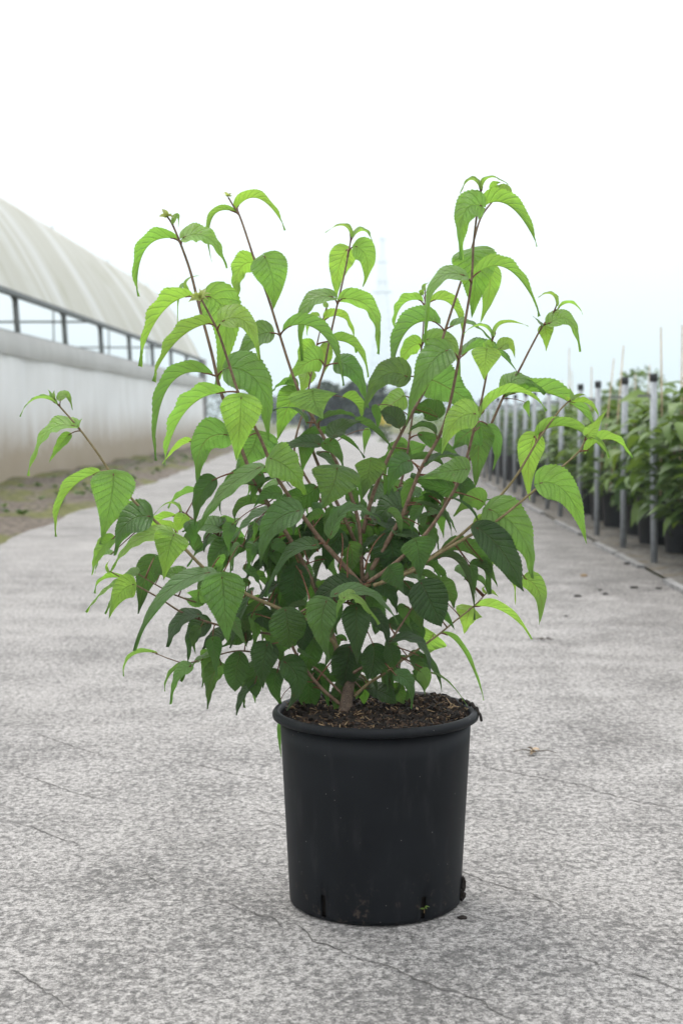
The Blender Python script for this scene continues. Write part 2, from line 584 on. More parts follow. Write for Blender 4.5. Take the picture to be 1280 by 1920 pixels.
# ------------------------------------------------------------------ cracks in the concrete (parts of the road)
CRACKS = [
    [(556, 1733), (572, 1750), (590, 1765), (650, 1790), (735, 1815), (800, 1845), (900, 1878), (950, 1910), (1000, 1926)],
    [(840, 1625), (864, 1634), (903, 1651), (982, 1673), (1038, 1693), (1066, 1707), (1105, 1715)],
    [(1130, 1722), (1190, 1738), (1225, 1752)],
    [(1060, 1788), (1122, 1808), (1195, 1830), (1290, 1861)],
    [(1130, 1880), (1180, 1896), (1250, 1918)],
    [(885, 1422), (912, 1439), (968, 1450), (1057, 1467), (1096, 1473), (1122, 1486), (1188, 1501), (1290, 1522)],
    [(1008, 1350), (1096, 1368), (1145, 1383)],
    [(57, 1372), (131, 1398), (219, 1425)],
    [(13, 1444), (87, 1468), (144, 1488), (210, 1503)],
    [(319, 1422), (437, 1451), (530, 1469)],
    [(450, 1514), (545, 1533)],
    [(258, 1630), (297, 1654), (319, 1661)],
    [(376, 1678), (440, 1700), (481, 1715), (512, 1724), (534, 1744), (560, 1746)],
    [(-10, 1812), (35, 1823), (79, 1855), (136, 1895)],
    [(9, 1538), (70, 1554), (109, 1571), (166, 1589)],
    [(860, 1245), (900, 1242)],
]
for ci, poly in enumerate(CRACKS):
    pts = [ground(*p) for p in poly]
    fine = []
    for a, b in zip(pts, pts[1:]):
        n = max(2, int((b - a).length / 0.007))
        for k in range(n):
            fine.append(a.lerp(b, k / n))
    fine.append(pts[-1])
    mb = MB()
    L, Rr = [], []
    for k, p in enumerate(fine):
        t = fine[min(k + 1, len(fine) - 1)] - fine[max(k - 1, 0)]
        s = Vector((-t.y, t.x, 0)).normalized()
        j = mnoise.noise((p.x * 45, p.y * 45, ci)) * 0.006 + mnoise.noise((p.x * 160, p.y * 160, ci)) * 0.003
        endf = min(1, min(k, len(fine) - 1 - k) / 8)
        w = (0.0005 + 0.0009 * max(0, 0.55 + mnoise.noise((p.x * 30, p.y * 30, ci + 9)))) * (0.25 + 0.75 * endf)
        q = p + s * j
        L.append(Vector((q.x + s.x * w, q.y + s.y * w, 0.0012)))
        Rr.append(Vector((q.x - s.x * w, q.y - s.y * w, 0.0012)))
    for k in range(len(fine) - 1):
        mb.quad(Rr[k], Rr[k + 1], L[k + 1], L[k])
    mb.build('crack', M['crack'], road)

# ------------------------------------------------------------------ kerb edging of the bed
kerb = empty('kerb_edging', (1.29, 5.6, 0), 'low grey concrete edging along the foot of the galvanised posts', 'kerb')
y = 0.0
k = 0
while y < 26:
    ln = 0.55 + 0.2 * random.random()
    if k % 3 != 1:
        mb = MB()
        mb.box((random.uniform(-0.008, 0.008), y + ln / 2, 0.006), (0.035, ln - 0.03, 0.022 + random.uniform(-0.006, 0.004)))
        mb.build('kerb_stone', M['kerb'], kerb)
    y += ln
    k += 1

# ------------------------------------------------------------------ plastic tunnel on the left
XL, YA, YB = -3.62, 7.0, 33.0
tun = empty('polytunnel', (XL, 20, 0), 'long plastic film tunnel with open vent below its curved cloudy roof', 'greenhouse')
T0 = Vector((XL, 20, 0))
AA, BB, ZG, ZW = 3.1, 2.22, 1.99, 1.57


def tp(x, y, z):
    return Vector((x, y, z)) - T0


def film_grid(name, fn, nu, nv, material):
    mb = MB()
    for j in range(nv + 1):
        for i in range(nu + 1):
            mb.v.append(fn(i / nu, j / nv))
    for j in range(nv):
        for i in range(nu):
            a = j * (nu + 1) + i
            mb.f.append((a, a + 1, a + nu + 2, a + nu + 1))
            mb.m.append(0)
    return mb.build(name, material, tun, True)


ROOF = [(0.0, 1.99), (0.17, 2.33), (0.42, 2.76), (0.68, 3.13), (0.93, 3.43), (1.18, 3.61), (1.68, 3.80), (2.38, 3.93), (3.10, 3.97)]
ROOF = ROOF + [(2 * AA - x, z) for x, z in ROOF[-2::-1]]
ROOFS = []
for (x0, z0), (x1, z1) in zip(ROOF, ROOF[1:]):
    for k in range(3):
        ROOFS.append((x0 + (x1 - x0) * k / 3, z0 + (z1 - z0) * k / 3))
ROOFS.append(ROOF[-1])


def roof_fn(u, v):
    y = YA + (YB - YA) * u
    k = v * (len(ROOFS) - 1)
    i0 = min(int(k), len(ROOFS) - 2)
    fx = k - i0
    x = ROOFS[i0][0] * (1 - fx) + ROOFS[i0 + 1][0] * fx
    z = ROOFS[i0][1] * (1 - fx) + ROOFS[i0 + 1][1] * fx
    sg_ = math.sin(math.pi * v)
    sag = 0.030 * abs(math.sin(math.pi * (y - 15.6) / 2.5)) * sg_ + 0.03 * mnoise.noise((y * 0.9 + x * 0.8, x * 0.7, 2)) * sg_
    return tp(XL - x + sag * 0.6, y, z - sag * 0.6)


film_grid('roof_film', roof_fn, 150, 48, M['roof'])


def side_fn(u, v):
    y = YA + (YB - YA) * u
    z = 0.02 + 1.36 * v
    w = 0.03 * mnoise.noise((y * 1.1, z * 0.9, 5)) + 0.012 * mnoise.noise((y * 5, z * 1.6, 8))
    return tp(XL + 0.03 + w + 0.05 * (1 - v), y, z)


film_grid('side_sheet', side_fn, 160, 16, M['side'])


def band_fn(u, v):
    y = YA + (YB - YA) * u
    z = 1.33 + 0.02 * mnoise.noise((y * 0.6, 1, 1)) * (1 - v) + (ZW - 1.33) * v
    return tp(XL + 0.075 - 0.03 * v + 0.02 * math.sin(math.pi * v) + 0.01 * mnoise.noise((y * 2, z * 3, 4)), y, z)


film_grid('rolled_sheet', band_fn, 120, 6, M['band'])
mb = MB()
mb.box(tp(XL + 0.02, (YA + YB) / 2, ZG - 0.02), (0.07, YB - YA, 0.05))
mb.build('gutter_rail', M['frame'], tun)
mb = MB()
mb.box(tp(XL + 0.0, (YA + YB) / 2, ZW + 0.0), (0.03, YB - YA, 0.03))
mb.build('sheet_rail', M['frame'], tun)
yy = 8.0
while yy < YB + 0.1:
    mb = MB()
    mb.tube([tp(XL - 0.02, yy + 0.10, 0.0), tp(XL - 0.02, yy + 0.03, ZW), tp(XL - 0.03, yy - 0.05, ZG)], 0.032, 8)
    mb.build('post', M['frame'], tun, True)
    mb = MB()
    mb.tube([tp(XL - AA + (AA - x_) * 0.985, yy - 0.05, z_ - 0.05) for x_, z_ in ROOFS], 0.02, 6)
    mb.build('hoop', M['frame'], tun, True)
    mb = MB()
    if int(yy) in (15, 20, 28):
        mb.tube([tp(XL - 2 * AA, yy - 0.05, ZG + 0.03), tp(XL - 0.03, yy - 0.05, ZG + 0.03)], 0.014, 6)
        mb.build('tie_bar', M['frame'], tun, True)
    for xx in ((XL - 1.2,) if int(yy) % 5 == 3 else ()):
        mb = MB()
        mb.tube([tp(xx, yy - 0.05, 0), tp(xx, yy - 0.05, ZG + BB * 0.75)], 0.013, 6)
        mb.build('inner_post', M['frame'], tun, True)
    yy += 2.5
mb = MB()
mb.tube([tp(XL + 0.04, YB + 0.12, 0), tp(XL + 0.04, YB + 0.12, ZG)], 0.06, 8)
mb.build('end_post', M['kerb'], tun, True)

# ------------------------------------------------------------------ leaves of the background plants
LEAF_S = [(0.0, 0.0), (0.12, 0.62), (0.35, 1.0), (0.62, 0.72), (0.85, 0.28), (1.0, 0.0)]


def cheap_leaf(mb, p, d, n, L, W, tone, tones, droop=0.35):
    """one small folded leaf: 10 faces"""
    d = d.normalized()
    s = d.cross(n)
    if s.length < 1e-4:
        s = d.orthogonal()
    s.normalize()
    n = s.cross(d).normalized()
    base = len(mb.v)
    for t, w in LEAF_S:
        c = p + d * (L * t) - Vector((0, 0, 1)) * (droop * L * t * t) + n * (0.10 * L * math.sin(math.pi * t))
        for q in (-1, 0, 1):
            mb.v.append(c + s * (q * w * W / 2) + n * (abs(q) * w * W * 0.14))
    for k in range(len(LEAF_S) - 1):
        for q in (0, 1):
            a = base + k * 3 + q
            mb.f.append((a, a + 1, a + 4, a + 3))
            mb.m.append(0)
            tones.append(tone)


def foliage_mesh(name, n, h, r, L, rng, material, z0=0.0, top=1.0):
    mb = MB()
    tones = []
    for k in range(n):
        z = rng.random() ** 0.8
        prof = (0.45 + 0.75 * math.sin(math.pi * min(1, z * 0.86 + 0.1)))
        a = rng.uniform(0, 2 * math.pi)
        lump = 0.75 + 0.35 * mnoise.noise((math.cos(a) * 1.7, math.sin(a) * 1.7, z * 3 + n))
        rr = r * prof * lump * math.sqrt(rng.uniform(0.15, 1.0))
        p = Vector((rr * math.cos(a), rr * math.sin(a), z0 + h * z * (0.85 + 0.25 * rng.random())))
        d = Vector((math.cos(a + rng.gauss(0, 0.6)), math.sin(a + rng.gauss(0, 0.6)), rng.uniform(-0.2, 0.6)))
        nn = Vector((rng.gauss(0, 0.35), rng.gauss(0, 0.35), 1))
        tone = min(1, max(0, 0.12 + 0.75 * z * top * rng.random() + 0.25 * rng.random() ** 3))
        l = L * rng.uniform(0.65, 1.25)
        cheap_leaf(mb, p, d, nn, l, l * 0.55, tone, tones)
    me = mb.mesh(name, True, [material])
    at_ = me.attributes.new('tone', 'FLOAT', 'FACE')
    at_.data.foreach_set('value', tones)
    return me


rng = random.Random(3)
FOL = [foliage_mesh('nursery_foliage_mesh', 400, 0.60, 0.31, 0.105, rng, M['fol_a'], -0.08) for _ in range(4)]
FOL2 = [foliage_mesh('nursery_foliage_dark_mesh', 420, 0.50, 0.28, 0.060, rng, M['fol_b'], 0.0, 0.8) for _ in range(3)]
one = MB()
tn = []
cheap_leaf(one, Vector((0, 0, 0)), Vector((1, 0, 0.15)), Vector((0, 0, 1)), 0.10, 0.056, 0.5, tn, 0.5)
LEAF1 = []
for tv in (0.1, 0.3, 0.5, 0.75, 0.95):
    me = one.mesh('nursery_leaf_mesh', True, [M['fol_a']])
    at_ = me.attributes.new('tone', 'FLOAT', 'FACE')
    at_.data.foreach_set('value', [tv] * len(me.polygons))
    LEAF1.append(me)
pot_prof = [(0.0, 0.0), (0.110, 0.0), (0.113, 0.006), (0.134, 0.262), (0.142, 0.264), (0.145, 0.272), (0.144, 0.288), (0.138, 0.292), (0.132, 0.288), (0.130, 0.26)]
NPOT = lathe(pot_prof, 28).mesh('nursery_pot_mesh', True, [M['npot']])
NSOIL = lathe([(0.131, 0.262), (0.08, 0.268), (0.0, 0.272)], 16).mesh('nursery_soil_mesh', True, [M['soil']])
stem_mb = MB()
for k in range(5):
    a = k * 1.26
    stem_mb.tube([(0.01 * math.cos(a), 0.01 * math.sin(a), 0), (0.06 * math.cos(a), 0.06 * math.sin(a), 0.2), (0.15 * math.cos(a), 0.15 * math.sin(a), 0.46)], [0.006, 0.005, 0.003], 5)
NSTEM = stem_mb.mesh('nursery_stem_mesh', True, [M['stem']])

LAB_SHRUB = 'green leafy nursery shrub growing in a black pot behind the galvanised posts'
LAB_POT = 'black round nursery pot standing behind the galvanised posts'
LAB_SHRUB2 = 'small-leaved darker nursery shrub growing deeper in the bed behind the first row'
LAB_POT2 = 'black nursery pot standing deeper in the bed behind the first pot row'


def nursery_plant(x, y, row, idx, near):
    s = rng.uniform(0.92, 1.08)
    p = link('nursery_pot', NPOT)
    p.location = (x, y, 0.006)
    p.rotation_euler = (0, 0, rng.uniform(0, 6))
    so = link('soil', NSOIL, None, p)
    first = row == 0
    tag(p, LAB_POT if first else LAB_POT2, 'pot', 'black pots of the nursery row' if first else 'black pots deeper in the bed')
    big = first and y < 13 or (row > 0 and idx % 3)
    g = empty('nursery_shrub', (x, y, 0.272), LAB_SHRUB if first else LAB_SHRUB2, 'shrub',
              'shrubs of the nursery row' if first else 'shrubs deeper in the bed', rng.uniform(0, 6.28))
    g.scale = (s, s, s * rng.uniform(0.82, 1.0))
    link('stem', NSTEM, None, g)
    f = link('foliage', rng.choice(FOL) if big else rng.choice(FOL2), None, g)
    f['kind'] = 'stuff'
    if near:
        for k in range(46):       # the leaves that show singly
            a = rng.uniform(0, 6.28)
            z = rng.uniform(-0.08, 0.5)
            rr = 0.27 * (0.5 + 0.7 * math.sin(math.pi * min(1, z / 0.55 * 0.85 + 0.12)))
            lf = link('leaf', rng.choice(LEAF1[:4] if z < 0.35 else LEAF1[1:]), None, g)
            lf.location = (rr * math.cos(a), rr * math.sin(a), z)
            lf.rotation_euler = (rng.gauss(0, 0.4), rng.gauss(0.25, 0.4), a + rng.gauss(0, 0.5))
            q = rng.uniform(1.0, 1.55)
            lf.scale = (q, q, q)


for i in range(20):
    nursery_plant(1.66 + rng.uniform(-0.03, 0.03), 6.25 + i * 0.62 + rng.uniform(-0.05, 0.05), 0, i, i in (1, 2, 3, 4))
for i in range(18):
    nursery_plant(2.15 + rng.uniform(-0.04, 0.04), 6.7 + i * 0.66 + rng.uniform(-0.05, 0.05), 1, i, False)
for i in range(14):
    nursery_plant(2.65 + rng.uniform(-0.05, 0.05), 8.4 + i * 0.8 + rng.uniform(-0.06, 0.06), 2, i, False)

# the mass of plants beyond the ones that can be told apart
mb = MB()
tones = []
for k in range(9000):
    y = 18.5 + 40 * rng.random() ** 1.3
    x = 1.5 + rng.random() * (5.0 + 0.06 * y)
    z = rng.uniform(0.25, 0.78 + 0.08 * mnoise.noise((x * 1.5, y * 1.5, 0)))
    l = rng.uniform(0.07, 0.14)
    a = rng.uniform(0, 6.28)
    cheap_leaf(mb, Vector((x, y, z)), Vector((math.cos(a), math.sin(a), 0.3)), Vector((rng.gauss(0, .4), rng.gauss(0, .4), 1)), l, l * 0.6, rng.random() * z, tones)
for k in range(7000):      # rest of the near bed, to the right and behind the three rows
    y = 7 + 14 * rng.random()
    x = 3.0 + rng.random() * 3.5
    z = rng.uniform(0.2, 0.80 + 0.08 * mnoise.noise((x * 1.5, y * 1.5, 0)))
    l = rng.uniform(0.07, 0.12)
    a = rng.uniform(0, 6.28)
    cheap_leaf(mb, Vector((x, y, z)), Vector((math.cos(a), math.sin(a), 0.3)), Vector((rng.gauss(0, .4), rng.gauss(0, .4), 1)), l, l * 0.6, rng.random() * z, tones)
me = mb.mesh('bed_plants', True, [M['fol_a']])
at_ = me.attributes.new('tone', 'FLOAT', 'FACE')
at_.data.foreach_set('value', tones)
tag(link('bed_plants', me), 'mass of green nursery plants filling the bed beyond the pot rows', 'plants', kind='stuff')

# ------------------------------------------------------------------ posts, wire and canes
pb = MB()
pb.tube([(0, 0, -0.02), (0, 0, 0.88)], 0.0168, 14)
POST = pb.mesh('post_mesh', True, [M['galv']])
CAPM = lathe([(0.0, 0.905), (0.0165, 0.905), (0.0195, 0.900), (0.0195, 0.868), (0.0172, 0.866)], 16).mesh('cap_mesh', True, [M['cap']])
clip = MB()
clip.box((-0.045, 0, 0.80), (0.07, 0.012, 0.010))
CLIP = clip.mesh('clip_mesh', False, [M['wire']])
for i in range(20):
    y = 7.0 + i * 0.815
    g = empty('steel_post', (1.385 + rng.uniform(-0.01, 0.01), y, 0.004),
              'round galvanised post with black cap standing along the edge of the road', 'post', 'galvanised posts along the road')
    g.rotation_euler = (rng.gauss(0, 0.006), rng.gauss(0, 0.008), 0)
    g.scale = (1, 1, 1 + rng.uniform(-0.012, 0.012))
    link('tube', POST, None, g)
    link('cap', CAPM, None, g)
    c = link('wire_clip', CLIP, None, g)
    c.rotation_euler = (0, 0, rng.uniform(-0.3, 0.3))
for zz, lab in ((0.80, 'thin upper wire strung along the galvanised posts'), (0.56, 'thin lower wire strung along the galvanised posts')):
    mb = MB()
    mb.tube([(1.404, 4.6 + k * 0.8, zz + 0.004 * math.sin(k * 2.1)) for k in range(24)], 0.0014, 5)
    tag(mb.build('support_wire', M['wire'], None, True), lab, 'wire')
CANES = [(1238, 614, 7.4), (1278, 609, 7.3), (1168, 648, 8.6), (1150, 672, 9.0), (1108, 688, 10.2), (1066, 652, 12.0), (1217, 684, 11.0), (1071, 695, 14.0), (1052, 712, 13.0), (1190, 700, 12.0)]
for px, py, Y in CANES:
    t = at(px, py, Y)
    b = Vector((t.x - rng.uniform(-0.02, 0.10), Y + rng.uniform(-0.05, 0.05), 0.27))
    mb = MB()
    mb.tube([Vector((0, 0, 0)), (t - b) * 0.5 + Vector((0.006, 0, 0)), t - b], [0.0055, 0.005, 0.0035], 7)
    o = mb.build('bamboo_cane', M['bamboo'], None, True)
    o.location = b
    tag(o, 'thin bamboo cane sticking up out of the nursery plants', 'cane', 'bamboo canes in the nursery bed')

# ------------------------------------------------------------------ far trees, round bush, mast
def far_tree(name, loc, h, r, n, rng, label, material, group=None, lsize=0.5):
    g = empty(name, loc, label, 'tree', group)
    mb = MB()
    mb.tube([(0, 0, -0.05), (0.05, 0, h * 0.35), (0.0, 0.1, h * 0.7)], [h * 0.03, h * 0.022, h * 0.008], 7)
    for k in range(5):
        a = k * 1.3
        mb.tube([(0, 0, h * 0.3), (r * 0.45 * math.cos(a), r * 0.45 * math.sin(a), h * 0.6)], [h * 0.012, h * 0.004], 5)
    mb.build('trunk', M['bark'], g, True)
    mb = MB()
    tones = []
    clumps = [(Vector((rng.gauss(0, r * 0.45), rng.gauss(0, r * 0.45), h * rng.uniform(0.28, 0.88))), r * rng.uniform(0.3, 0.55)) for _ in range(14)]
    for k in range(n):
        c, cr = rng.choice(clumps)
        d = Vector((rng.gauss(0, 1), rng.gauss(0, 1), rng.gauss(0, 0.8))).normalized()
        p = c + d * cr * rng.uniform(0.5, 1.0)
        l = lsize * rng.uniform(0.6, 1.3)
        cheap_leaf(mb, p, d + Vector((0, 0, 0.2)), Vector((rng.gauss(0, .5), rng.gauss(0, .5), 1)), l, l * 0.7, rng.random(), tones)
    me = mb.mesh('crown', True, [material])
    at_ = me.attributes.new('tone', 'FLOAT', 'FACE')
    at_.data.foreach_set('value', tones)
    link('crown', me, None, g)
    return g


rt = random.Random(11)
for px, py, Y in ((604, 738, 58), (625, 730, 63), (645, 722, 60), (668, 722, 57), (690, 730, 61),
                  (560, 742, 120), (530, 744, 126), (500, 745, 118)):
    t = at(px, py, Y)
    h = t.z + 0.1
    far_tree('roadside_tree', (t.x, Y, 0), h, h * 0.42, 700, rt, 'dark hazy tree at the far end of the road', M['fol_t'], 'dark trees at the end of the road', 0.34)
t = at(1196, 700, 24)
far_tree('round_bush', (t.x, 24, 0), t.z, 0.55, 1300, rt, 'rounded green bush rising above the nursery bed plants', M['fol_a'], None, 0.10)
t = at(722, 782, 34)
yb = empty('flowering_plant', (t.x, 34, 0), 'yellow flowering plant standing far along the road edge', 'plant')
mb = MB(); tones = []
for k in range(160):
    a = rt.uniform(0, 6.28); rr = rt.uniform(0, 0.16)
    cheap_leaf(mb, Vector((rr * math.cos(a), rr * math.sin(a), rt.uniform(0.1, 0.5))), Vector((math.cos(a), math.sin(a), 0.5)), Vector((0, 0, 1)), 0.12, 0.06, rt.random(), tones)
me = mb.mesh('foliage', True, [M['fol_a']]); me.attributes.new('tone', 'FLOAT', 'FACE').data.foreach_set('value', tones)
link('foliage', me, None, yb)
mb = MB(); tones = []
for k in range(120):
    a = rt.uniform(0, 6.28); rr = 0.17 * math.sqrt(rt.random())
    cheap_leaf(mb, Vector((rr * math.cos(a), rr * math.sin(a), rt.uniform(0.5, 0.82))), Vector((math.cos(a), math.sin(a), 0.5)), Vector((0, 0, 1)), 0.09, 0.09, rt.random(), tones)
me = mb.mesh('blossom', True, [M['fol_y']]); me.attributes.new('tone', 'FLOAT', 'FACE').data.foreach_set('value', tones)
link('blossom', me, None, yb)
# low wood on the horizon
mb = MB(); tones = []
for k in range(5200):
    x = rt.uniform(-120, 130)
    y = rt.uniform(230, 260)
    hmax = 3.6 + 2.2 * mnoise.noise((x * 0.06, 0, 0)) + 1.2 * mnoise.noise((x * 0.3, 0, 4))
    l = rt.uniform(0.9, 1.9)
    a = rt.uniform(0, 6.28)
    cheap_leaf(mb, Vector((x, y, max(0.3, hmax * rt.random() ** 0.7))), Vector((math.cos(a), math.sin(a), 0.3)), Vector((rt.gauss(0, .5), rt.gauss(0, .5), 1)), l, l * 0.7, rt.random(), tones)
me = mb.mesh('far_wood', True, [M['fol_t']]); me.attributes.new('tone', 'FLOAT', 'FACE').data.foreach_set('value', tones)
tag(link('far_wood', me), 'low hazy line of woodland on the horizon', 'woodland', kind='stuff')

YT = 640.0
tb = at(716, 782, YT)
tb.z = 0
mast = empty('lattice_mast', tb, 'tall pale lattice mast fading into the haze behind the road', 'mast')
HT = at(716, 446, YT).z


def half(z):
    pts = [(0.0, 6.6), (0.28, 4.8), (0.55, 3.1), (0.72, 1.8), (0.86, 1.2), (1.0, 0.7)]
    f = z / HT
    for (a, wa), (b, wb) in zip(pts, pts[1:]):
        if f <= b:
            return wa + (wb - wa) * (f - a) / (b - a)
    return 0.5


levels = [HT * (1 - (1 - k / 22) ** 1.15) for k in range(23)]
for sx, sy in ((-1, -1), (-1, 1), (1, -1), (1, 1)):
    mb = MB()
    mb.tube([(sx * half(z), sy * half(z), z) for z in levels], [0.20 - 0.12 * z / HT for z in levels], 5)
    mb.build('mast_leg', M['mast'], mast)
br = MB()
cor = ((-1, -1), (1, -1), (1, 1), (-1, 1))
for a, b in zip(levels, levels[1:]):
    for k in range(4):
        (x0, y0), (x1, y1) = cor[k], cor[(k + 1) % 4]
        br.tube([(x0 * half(a), y0 * half(a), a), (x1 * half(b), y1 * half(b), b)], 0.065, 4)
        br.tube([(x1 * half(a), y1 * half(a), a), (x0 * half(b), y0 * half(b), b)], 0.065, 4)
        br.tube([(x0 * half(b), y0 * half(b), b), (x1 * half(b), y1 * half(b), b)], 0.06, 4)
o = br.build('bracing', M['mast'], mast)
o['kind'] = 'stuff'
for f, w in ((0.70, 4.2), (0.755, 2.4), (0.865, 2.2), (0.99, 1.9)):
    mb = MB()
    mb.box((0, 0, HT * f), (2 * w, 2 * w * 0.5, 0.5))
    mb.build('platform', M['mast'], mast)
mb = MB()
mb.tube([(0, 0, HT), (0, 0, HT + 3.5)], 0.12, 5)
mb.build('antenna', M['mast'], mast)

# ------------------------------------------------------------------ weeds on the verge
for k in range(150):
    y = rt.uniform(8.0, 26)
    x = rt.uniform(-3.45, -2.15 - 0.03 * (y - 8.3))
    mb = MB(); tones = []
    n = rt.randint(7, 18)
    for q in range(n):
        a = rt.uniform(0, 6.28)
        l = rt.uniform(0.03, 0.085)
        cheap_leaf(mb, Vector((0.01 * math.cos(a), 0.01 * math.sin(a), 0.0)), Vector((math.cos(a), math.sin(a), rt.uniform(0.3, 1.4))), Vector((0, 0, 1)), l, l * 0.4, rt.random(), tones, 0.3)
    me = mb.mesh('weed', True, [M['weed']]); me.attributes.new('tone', 'FLOAT', 'FACE').data.foreach_set('value', tones)
    o = link('weed', me)
    o.location = (x, y, 0.045)
    tag(o, 'small green weed tuft on the soil verge beside the plastic tunnel', 'weed', 'weeds on the verge')

# ------------------------------------------------------------------ haze
HZ = MB()
HZ.box((0, 360, 47), (1420, 860, 98))
hm, hnt, hout = mat('haze_air')
pv = hnt.nodes.new('ShaderNodeVolumePrincipled')
pv.inputs['Color'].default_value = (0.78, 0.885, 0.97, 1)
pv.inputs['Density'].default_value = 0.0013
hnt.links.new(pv.outputs[0], hout.inputs['Volume'])
hz = HZ.build('haze', hm)
hz['kind'] = 'stuff'
hz['label'] = 'thin pale mist filling the air'

# ------------------------------------------------------------------ the pot
PC = ground(703, 1684)
Y0 = PC.y
RT = at(708, 1327, Y0)            # centre of the rim's top
PH = RT.z
MPX = (at(1000, 1330, Y0) - at(0, 1330, Y0)).length / 1000.0
R_RIM, R_TOP, R_BOT = 192.5 * MPX, 178 * MPX, 159 * (at(1000, 1684, Y0) - at(0, 1684, Y0)).length / 1000.0
pot = empty('plant_pot', (PC.x, PC.y, 0.0), 'large round black plastic pot holding the leafy shrub on the concrete', 'pot')
NP = 96
SLOT_A = []


def ang_of(px, py):
    g_ = at(px, py, Y0) - Vector((PC.x, Y0, 0))
    s = max(-0.98, min(0.98, g_.x / (R_BOT + 0.002)))
    return math.atan2(-math.sqrt(1 - s * s), s)


for px in (606, 783, 865):
    SLOT_A.append(int(round((ang_of(px, 1690) % (2 * math.pi)) / (2 * math.pi) * NP)) % NP)
SLOT_A += [(SLOT_A[0] + 36) % NP, (SLOT_A[0] + 52) % NP, (SLOT_A[0] + 70) % NP]
zs = [0.0, 0.004, 0.010, 0.024, 0.038, 0.07, 0.12, 0.18, PH - 0.05, PH - 0.016]
prof = [(R_BOT - 0.008, 0.0), (R_BOT - 0.003, 0.0015)]
for z in zs[1:]:
    prof.append((R_BOT + (R_TOP - R_BOT) * (z / (PH - 0.016)), z))
wall = lathe(prof, NP, 0.0, lambda j, i: j in SLOT_A and 2 <= i <= 4)
w = wall.build('wall', M['pot'], pot, True)
sm = w.modifiers.new('thickness', 'SOLIDIFY')
sm.thickness = 0.0025
sm.offset = -1
rim_prof = [(R_TOP - 0.004, PH - 0.018), (R_TOP + 0.0005, PH - 0.0145), (R_RIM - 0.004, PH - 0.0135), (R_RIM - 0.001, PH - 0.012), (R_RIM, PH - 0.009), (R_RIM, PH - 0.0055), (R_RIM - 0.002, PH - 0.002),
            (R_RIM - 0.005, PH), (R_RIM - 0.009, PH - 0.001), (R_RIM - 0.012, PH - 0.005), (R_TOP - 0.004, PH - 0.012), (R_TOP - 0.006, PH - 0.05)]
lathe(rim_prof, NP).build('rim', M['pot'], pot, True)
rb = lathe([(0, 0.002), (R_BOT - 0.012, 0.002), (R_BOT - 0.008, 0.008), (R_TOP - 0.012, PH - 0.06)], 48)
rb.build('root_ball', M['clod'], pot, True)
# soil surface
SOILZ = PH - 0.015
so = MB()
NR, NA = 22, 90
rs = random.Random(5)


def soil_z(x, y):
    return SOILZ + 0.009 * mnoise.noise((x * 22, y * 22, 1)) + 0.006 * mnoise.noise((x * 70, y * 70, 2)) + 0.0035 * mnoise.noise((x * 190, y * 190, 3)) \
        + 0.013 * max(0, x / R_TOP) * max(0, 0.4 + y / R_TOP) + 0.004


for i in range(NR + 1):
    for j in range(NA):
        r_ = (R_TOP - 0.003) * i / NR
        a = 2 * math.pi * j / NA
        x, y_ = r_ * math.cos(a), r_ * math.sin(a)
        so.v.append(Vector((x, y_, soil_z(x, y_))))
for i in range(NR):
    for j in range(NA):
        a, b = i * NA + j, i * NA + (j + 1) % NA
        so.f.append((a, a + NA, b + NA, b))
        so.m.append(0)
so.build('soil', M['soil'], pot, True)
ch = MB()
for k in range(2300):
    a = rs.uniform(0, 6.28)
    r_ = (R_TOP - 0.008) * math.sqrt(rs.random())
    x, y_ = r_ * math.cos(a), r_ * math.sin(a)
    rot = Matrix.Rotation(rs.uniform(0, 6.28), 3, 'Z') @ Matrix.Rotation(rs.gauss(0, 0.5), 3, 'X') @ Matrix.Rotation(rs.gauss(0, 0.5), 3, 'Y')
    t = rs.random()
    if t < 0.50:
        s = (rs.uniform(0.003, 0.009), rs.uniform(0.0012, 0.004), rs.uniform(0.001, 0.003)); mi = 0
    elif t < 0.86:
        s = (rs.uniform(0.004, 0.009), rs.uniform(0.003, 0.007), rs.uniform(0.002, 0.005)); mi = 2
    else:
        s = (rs.uniform(0.006, 0.026) if t < 0.97 else rs.uniform(0.006, 0.010), rs.uniform(0.0006, 0.0013) if t < 0.97 else rs.uniform(0.003, 0.005), 0.0008); mi = 1
    ch.box((x, y_, soil_z(x, y_) + s[2] * 0.3 + rs.uniform(0, 0.004)), s, rot, mi)
me = ch.mesh('soil_litter', False, [M['chip'], M['straw'], M['clod']])
lit = link('soil_litter', me, None, pot)
lit['kind'] = 'stuff'
# soil pushed out of a drainage slot, and a fragment hanging over the rim
def lump(name, loc, r, material, parent, seed, sq=(1, 1, 1)):
    bm = bmesh.new()
    bmesh.ops.create_icosphere(bm, subdivisions=3, radius=r)
    for v in bm.verts:
        k_ = 1 + 0.45 * mnoise.noise(v.co * (2.2 / r) + Vector((seed, 0, 0))) + 0.25 * mnoise.noise(v.co * (6 / r) + Vector((seed, 3, 0)))
        v.co = Vector((v.co.x * sq[0], v.co.y * sq[1], v.co.z * sq[2])) * k_
    me = bpy.data.meshes.new(name)
    bm.to_mesh(me)
    bm.free()
    o = link(name, me, material, parent)
    o.location = loc
    return o


